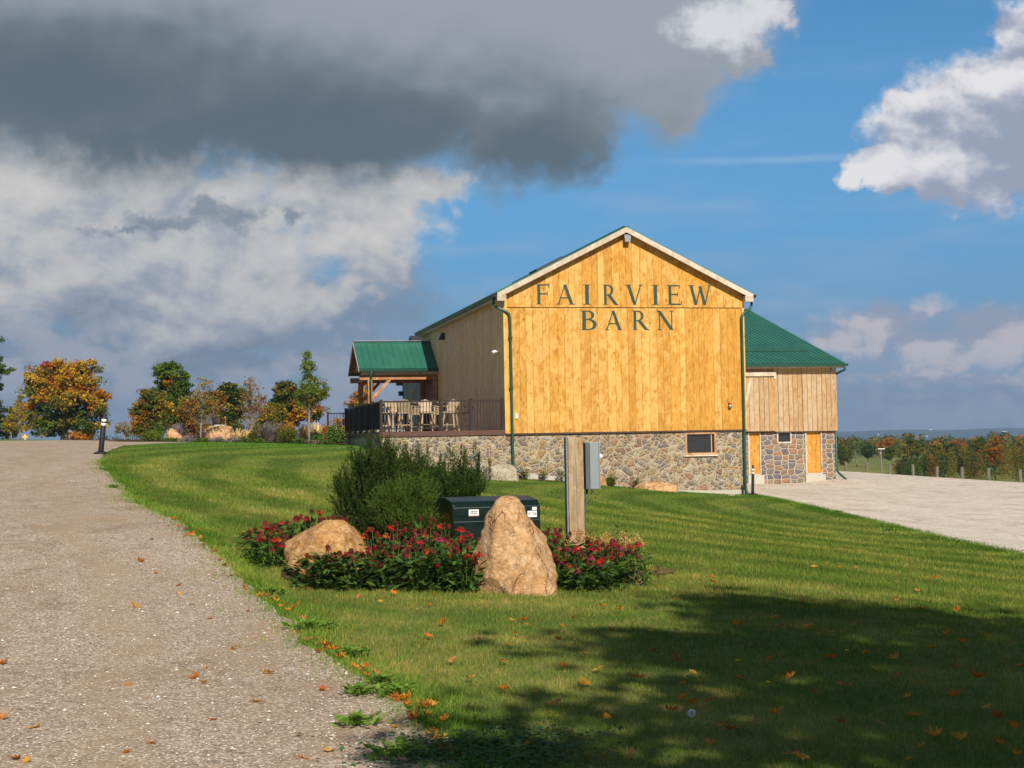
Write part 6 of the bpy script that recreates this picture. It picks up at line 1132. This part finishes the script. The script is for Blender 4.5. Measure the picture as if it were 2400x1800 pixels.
# weeds along the drive edge
for xp, yp, s_, lab in ((845, 1640, .13, 'broad leaved weed on the gravel at the lawn edge, upper one'), (925, 1640, .16, 'bright light green rosette weed by the curled brown leaves'), (840, 1712, .15, 'low dark green weed alone on the gravel'), (945, 1785, .2, 'leafy weed at the bottom of the drive edge'), (720, 1480, .26, 'light green weed clump sprawling over the gravel edge'), (825, 1545, .15, 'light green weed clump farther down the lawn edge'), (890, 1615, .11, 'small weed rosette close to the lawn edge'), (640, 1400, .16, 'leafy weed clump halfway up the drive edge'), (266, 1146, .14, 'tiny grass tuft alone on the gravel up the drive'), (1960, 1203, .22, 'green weed tuft on the lot edge at right'), (2080, 1247, .26, 'flat yellow green weed patch on the lot gravel')):
    q = G(xp, yp); n = 150; a = RNG.uniform(0, 6.28, n); r_ = RNG.random(n)**1.5*s_*.92; P = np.stack([np.cos(a)*r_, np.sin(a)*r_, .015+.045*RNG.random(n)], 1); dv = np.stack([np.cos(a), np.sin(a), .5+0*a], 1)*1.5
    o = mesh_np('weed', leaf_quads(P, (.045+.09*s_)*RNG.uniform(.6, 1.3, n), dirv=dv, asp=.45, flat=.6), quads(n), MAT['leaf'], col=pickcol([LG, [(.14, .24, .03)], [(.20, .31, .05)]], [1.2, 1, 1], n)); o.location = (q[0], q[1], q[2]+.02); tag(o, lab, 'weed', 'weeds at the gravel edges')
q = G(1150, 1770); n = 2600; X = q[0]+RNG.normal(0, .28, n); Y = q[1]+RNG.normal(-.1, .30, n); Z = gz(X, Y)+.02+.04*RNG.random(n); tag(mesh_np('clover_patch', leaf_quads(np.stack([X, Y, Z], 1), .03*RNG.uniform(.7, 1.3, n), flat=2., asp=.9), quads(n), MAT['leaf'], col=pickcol([[(.05, .11, .035), (.07, .14, .05)]], [1], n)), 'clover ground cover in the lawn at the bottom of the picture', 'clover', kind='stuff')
# ------------------------------------------------------------------ fallen leaves
LFM = []
def maple_leaf(c, curl):
    K = [(0, -.5), (.10, -.18), (.42, -.34), (.34, -.10), (.56, .06), (.30, .10), (.40, .40), (.16, .26), (0, .60), (-.16, .26), (-.40, .40), (-.30, .10), (-.56, .06), (-.34, -.10), (-.42, -.34), (-.10, -.18)]
    V = [(0, 0, .0)]+[(x*.09, y*.09, curl*(x*x+y*y)*.1+random.uniform(-.004, .006)) for x, y in K]; n = len(K); m = MB(); m.c = c
    m.add(V, [(0, 1+i, 1+(i+1) % n) for i in range(n)]); st = MB(); m.add([(0, -.045, .002), (.002, -.045, .002), (.006, -.085, .006), (.004, -.085, .006)], [(0, 1, 2, 3)]); o = m.build('fallen_leaf', MAT['leaf']); me = o.data; bpy.data.objects.remove(o); return me
for c in ((.60, .20, .02), (.52, .14, .015), (.60, .26, .03), (.34, .10, .02), (.44, .20, .07), (.56, .30, .06)):
    for cu in (.15, .7): LFM.append(maple_leaf(c, cu))
def put_leaf(xp, yp, where, k=None, s=None, ground=True):
    q = G(xp, yp); o = bpy.data.objects.new('fallen_leaf', LFM[random.randrange(len(LFM)) if k is None else k]); COL.objects.link(o)
    o.location = (q[0], q[1], q[2]+{'lawn': .036, 'drive': .028, 'edge': .035}[where]); o.rotation_euler = (random.uniform(-.5, .5), random.uniform(-.5, .5), random.uniform(0, 6.28)); s = s or random.uniform(.6, 1.1); o.scale = (s, s*random.uniform(.6, 1), s*random.uniform(.8, 2.0))
    tag(o, {'lawn': 'small dry orange leaf lying on the mown lawn', 'drive': 'small orange leaf lying on the gravel drive', 'edge': 'orange leaf caught where the lawn meets the gravel drive'}[where], 'leaf', {'lawn': 'fallen leaves on the lawn', 'drive': 'fallen leaves on the drive', 'edge': 'fallen leaves along the drive edge'}[where])
for p in ((355, 1270), (330, 1322), (364, 1350), (420, 1380), (422, 1398), (450, 1425), (317, 1432), (492, 1458), (582, 1440), (547, 1530), (484, 1576), (456, 1600), (475, 1612), (300, 1617), (630, 1588), (82, 1718), (497, 1700), (355, 1756), (297, 1778), (710, 1793), (600, 1656), (753, 1628), (769, 1775), (5, 1565), (3, 1698), (40, 1793), (62, 1798), (925, 1715)): put_leaf(*p, 'drive')
for (x0, y0, x1, y1, n) in ((385, 1218, 470, 1262, 7), (440, 1245, 500, 1300, 12), (515, 1325, 560, 1365, 4), (565, 1382, 640, 1418, 9), (630, 1415, 715, 1455, 12), (700, 1495, 770, 1530, 8), (740, 1520, 850, 1560, 10), (830, 1570, 930, 1620, 10), (905, 1650, 1010, 1670, 13), (950, 1690, 1050, 1705, 7), (1010, 1730, 1070, 1790, 8)):
    for i in range(n): t = random.random(); put_leaf(x0+(x1-x0)*t+random.gauss(0, 9), y0+(y1-y0)*t+random.gauss(0, 7), 'edge')
spots = [(588, 1218), (637, 1325), (620, 1303), (690, 1325), (727, 1385), (577, 1283), (743, 1372), (840, 1408), (890, 1418), (922, 1400), (955, 1390), (985, 1437), (1007, 1505), (1005, 1427), (1018, 1402), (1120, 1507), (1137, 1470), (1135, 1420), (1200, 1462), (1232, 1462), (1240, 1475), (1313, 1483), (1343, 1458), (1413, 1434), (1448, 1437), (1305, 1513), (1212, 1498), (1198, 1520), (1395, 1495), (1437, 1492), (1352, 1515), (1318, 1572), (1370, 1542), (1403, 1580), (1370, 1610), (1535, 1535), (1554, 1547), (1588, 1560), (1580, 1545), (1525, 1488), (1582, 1490), (1600, 1400), (1585, 1414), (1670, 1361), (1670, 1374), (1715, 1285), (1732, 1473), (1727, 1475), (1488, 1600), (1502, 1604), (1596, 1617), (1627, 1590), (1625, 1662), (1600, 1655), (1575, 1685), (1663, 1658), (1685, 1720), (1530, 1725), (1665, 1765), (1735, 1600), (1240, 1765), (1210, 1785), (1300, 1690), (1422, 1695), (1300, 1662), (1185, 1633), (1255, 1637), (1735, 1605), (1903, 1570), (1775, 1713), (1820, 1685), (1833, 1480), (1890, 1480), (1815, 1455), (1947, 1493), (1905, 1640), (1980, 1620), (2030, 1545), (2080, 1525), (2100, 1555), (2003, 1473), (2155, 1435), (2093, 1415), (2150, 1395), (2105, 1377), (2190, 1365), (2245, 1443), (2248, 1515), (2355, 1568), (2385, 1570), (2240, 1572), (2100, 1600), (2145, 1615), (2130, 1650), (2240, 1650), (2310, 1675), (2337, 1700), (2148, 1690), (2190, 1745), (2160, 1768), (2250, 1750), (2340, 1760), (2375, 1720), (2380, 1790), (2130, 1800), (1880, 1790), (1850, 1785), (1970, 1715), (2060, 1710), (1875, 1795), (2010, 1337), (1910, 1335), (1965, 1336), (1875, 1420), (1905, 1418), (2310, 1500), (2220, 1500), (2180, 1530), (2050, 1580), (1950, 1550), (2290, 1600), (1850, 1600), (1800, 1560), (1760, 1520), (1710, 1725), (1480, 1790), (1900, 1480), (2370, 1515), (1060, 1560), (1100, 1600), (1180, 1560), (1040, 1470)]
for p in spots: put_leaf(p[0]+random.uniform(-3, 3), p[1]+random.uniform(-3, 3), 'lawn')
# dandelion clock and yellow dandelions
q = G(1622, 1708); n = 420; d = RNG.normal(size=(n, 3)); d /= np.linalg.norm(d, axis=1)[:, None]; dn = thing('dandelion', tuple(q), 0, 'round white dandelion seed head in the shaded lawn', 'flower'); zt = .075
mesh_np('seed_head', leaf_quads(d*.021*RNG.uniform(.8, 1.05, (n, 1))+np.array([0, 0, zt]), .009, dirv=d*2, asp=.5), quads(n), MAT['label_white'], dn); MB().lathe([(0, zt-.006), (.006, zt), (0, zt+.006)], n=8).build('core', MAT['straw_stem'], dn, True); MB().tube([(0, 0, 0), (.004, 0, zt*.5), (0, 0, zt)], .0022, 5).build('stem', MAT['straw_stem'], dn)
for p in ((1802, 1618), (1985, 1541), (1985, 1542), (1729, 1565)):
    q = G(*p); o = MB(); o.c = (.8, .55, .02); o.lathe([(0, .045), (.014, .047), (.016, .053), (0, .056)], n=10); o = o.build('dandelion', MAT['leaf']); o.location = tuple(q); tag(o, 'tiny yellow dandelion flower in the shaded lawn', 'flower', 'yellow dandelions')
# ------------------------------------------------------------------ haze: thin even air round the whole scene
hz = MB().box((-7500, -300, -130), (7500, 8200, 140)).build('haze', bpy.data.materials.new('haze')); hm = hz.data.materials[0]; hm.use_nodes = True; t = NT(hm.node_tree); t.n.clear()
vol = t.node('ShaderNodeVolumePrincipled', ins={'Color': (.50, .68, .98), 'Density': 1.9e-4, 'Anisotropy': .1}); out = t.node('ShaderNodeOutputMaterial'); t.l.new(vol.outputs[0], out.inputs['Volume']); hz['kind'] = 'stuff'; hz['label'] = 'thin blue haze in the air over the whole view'; hz['category'] = 'haze'
S.cycles.volume_bounces = 0
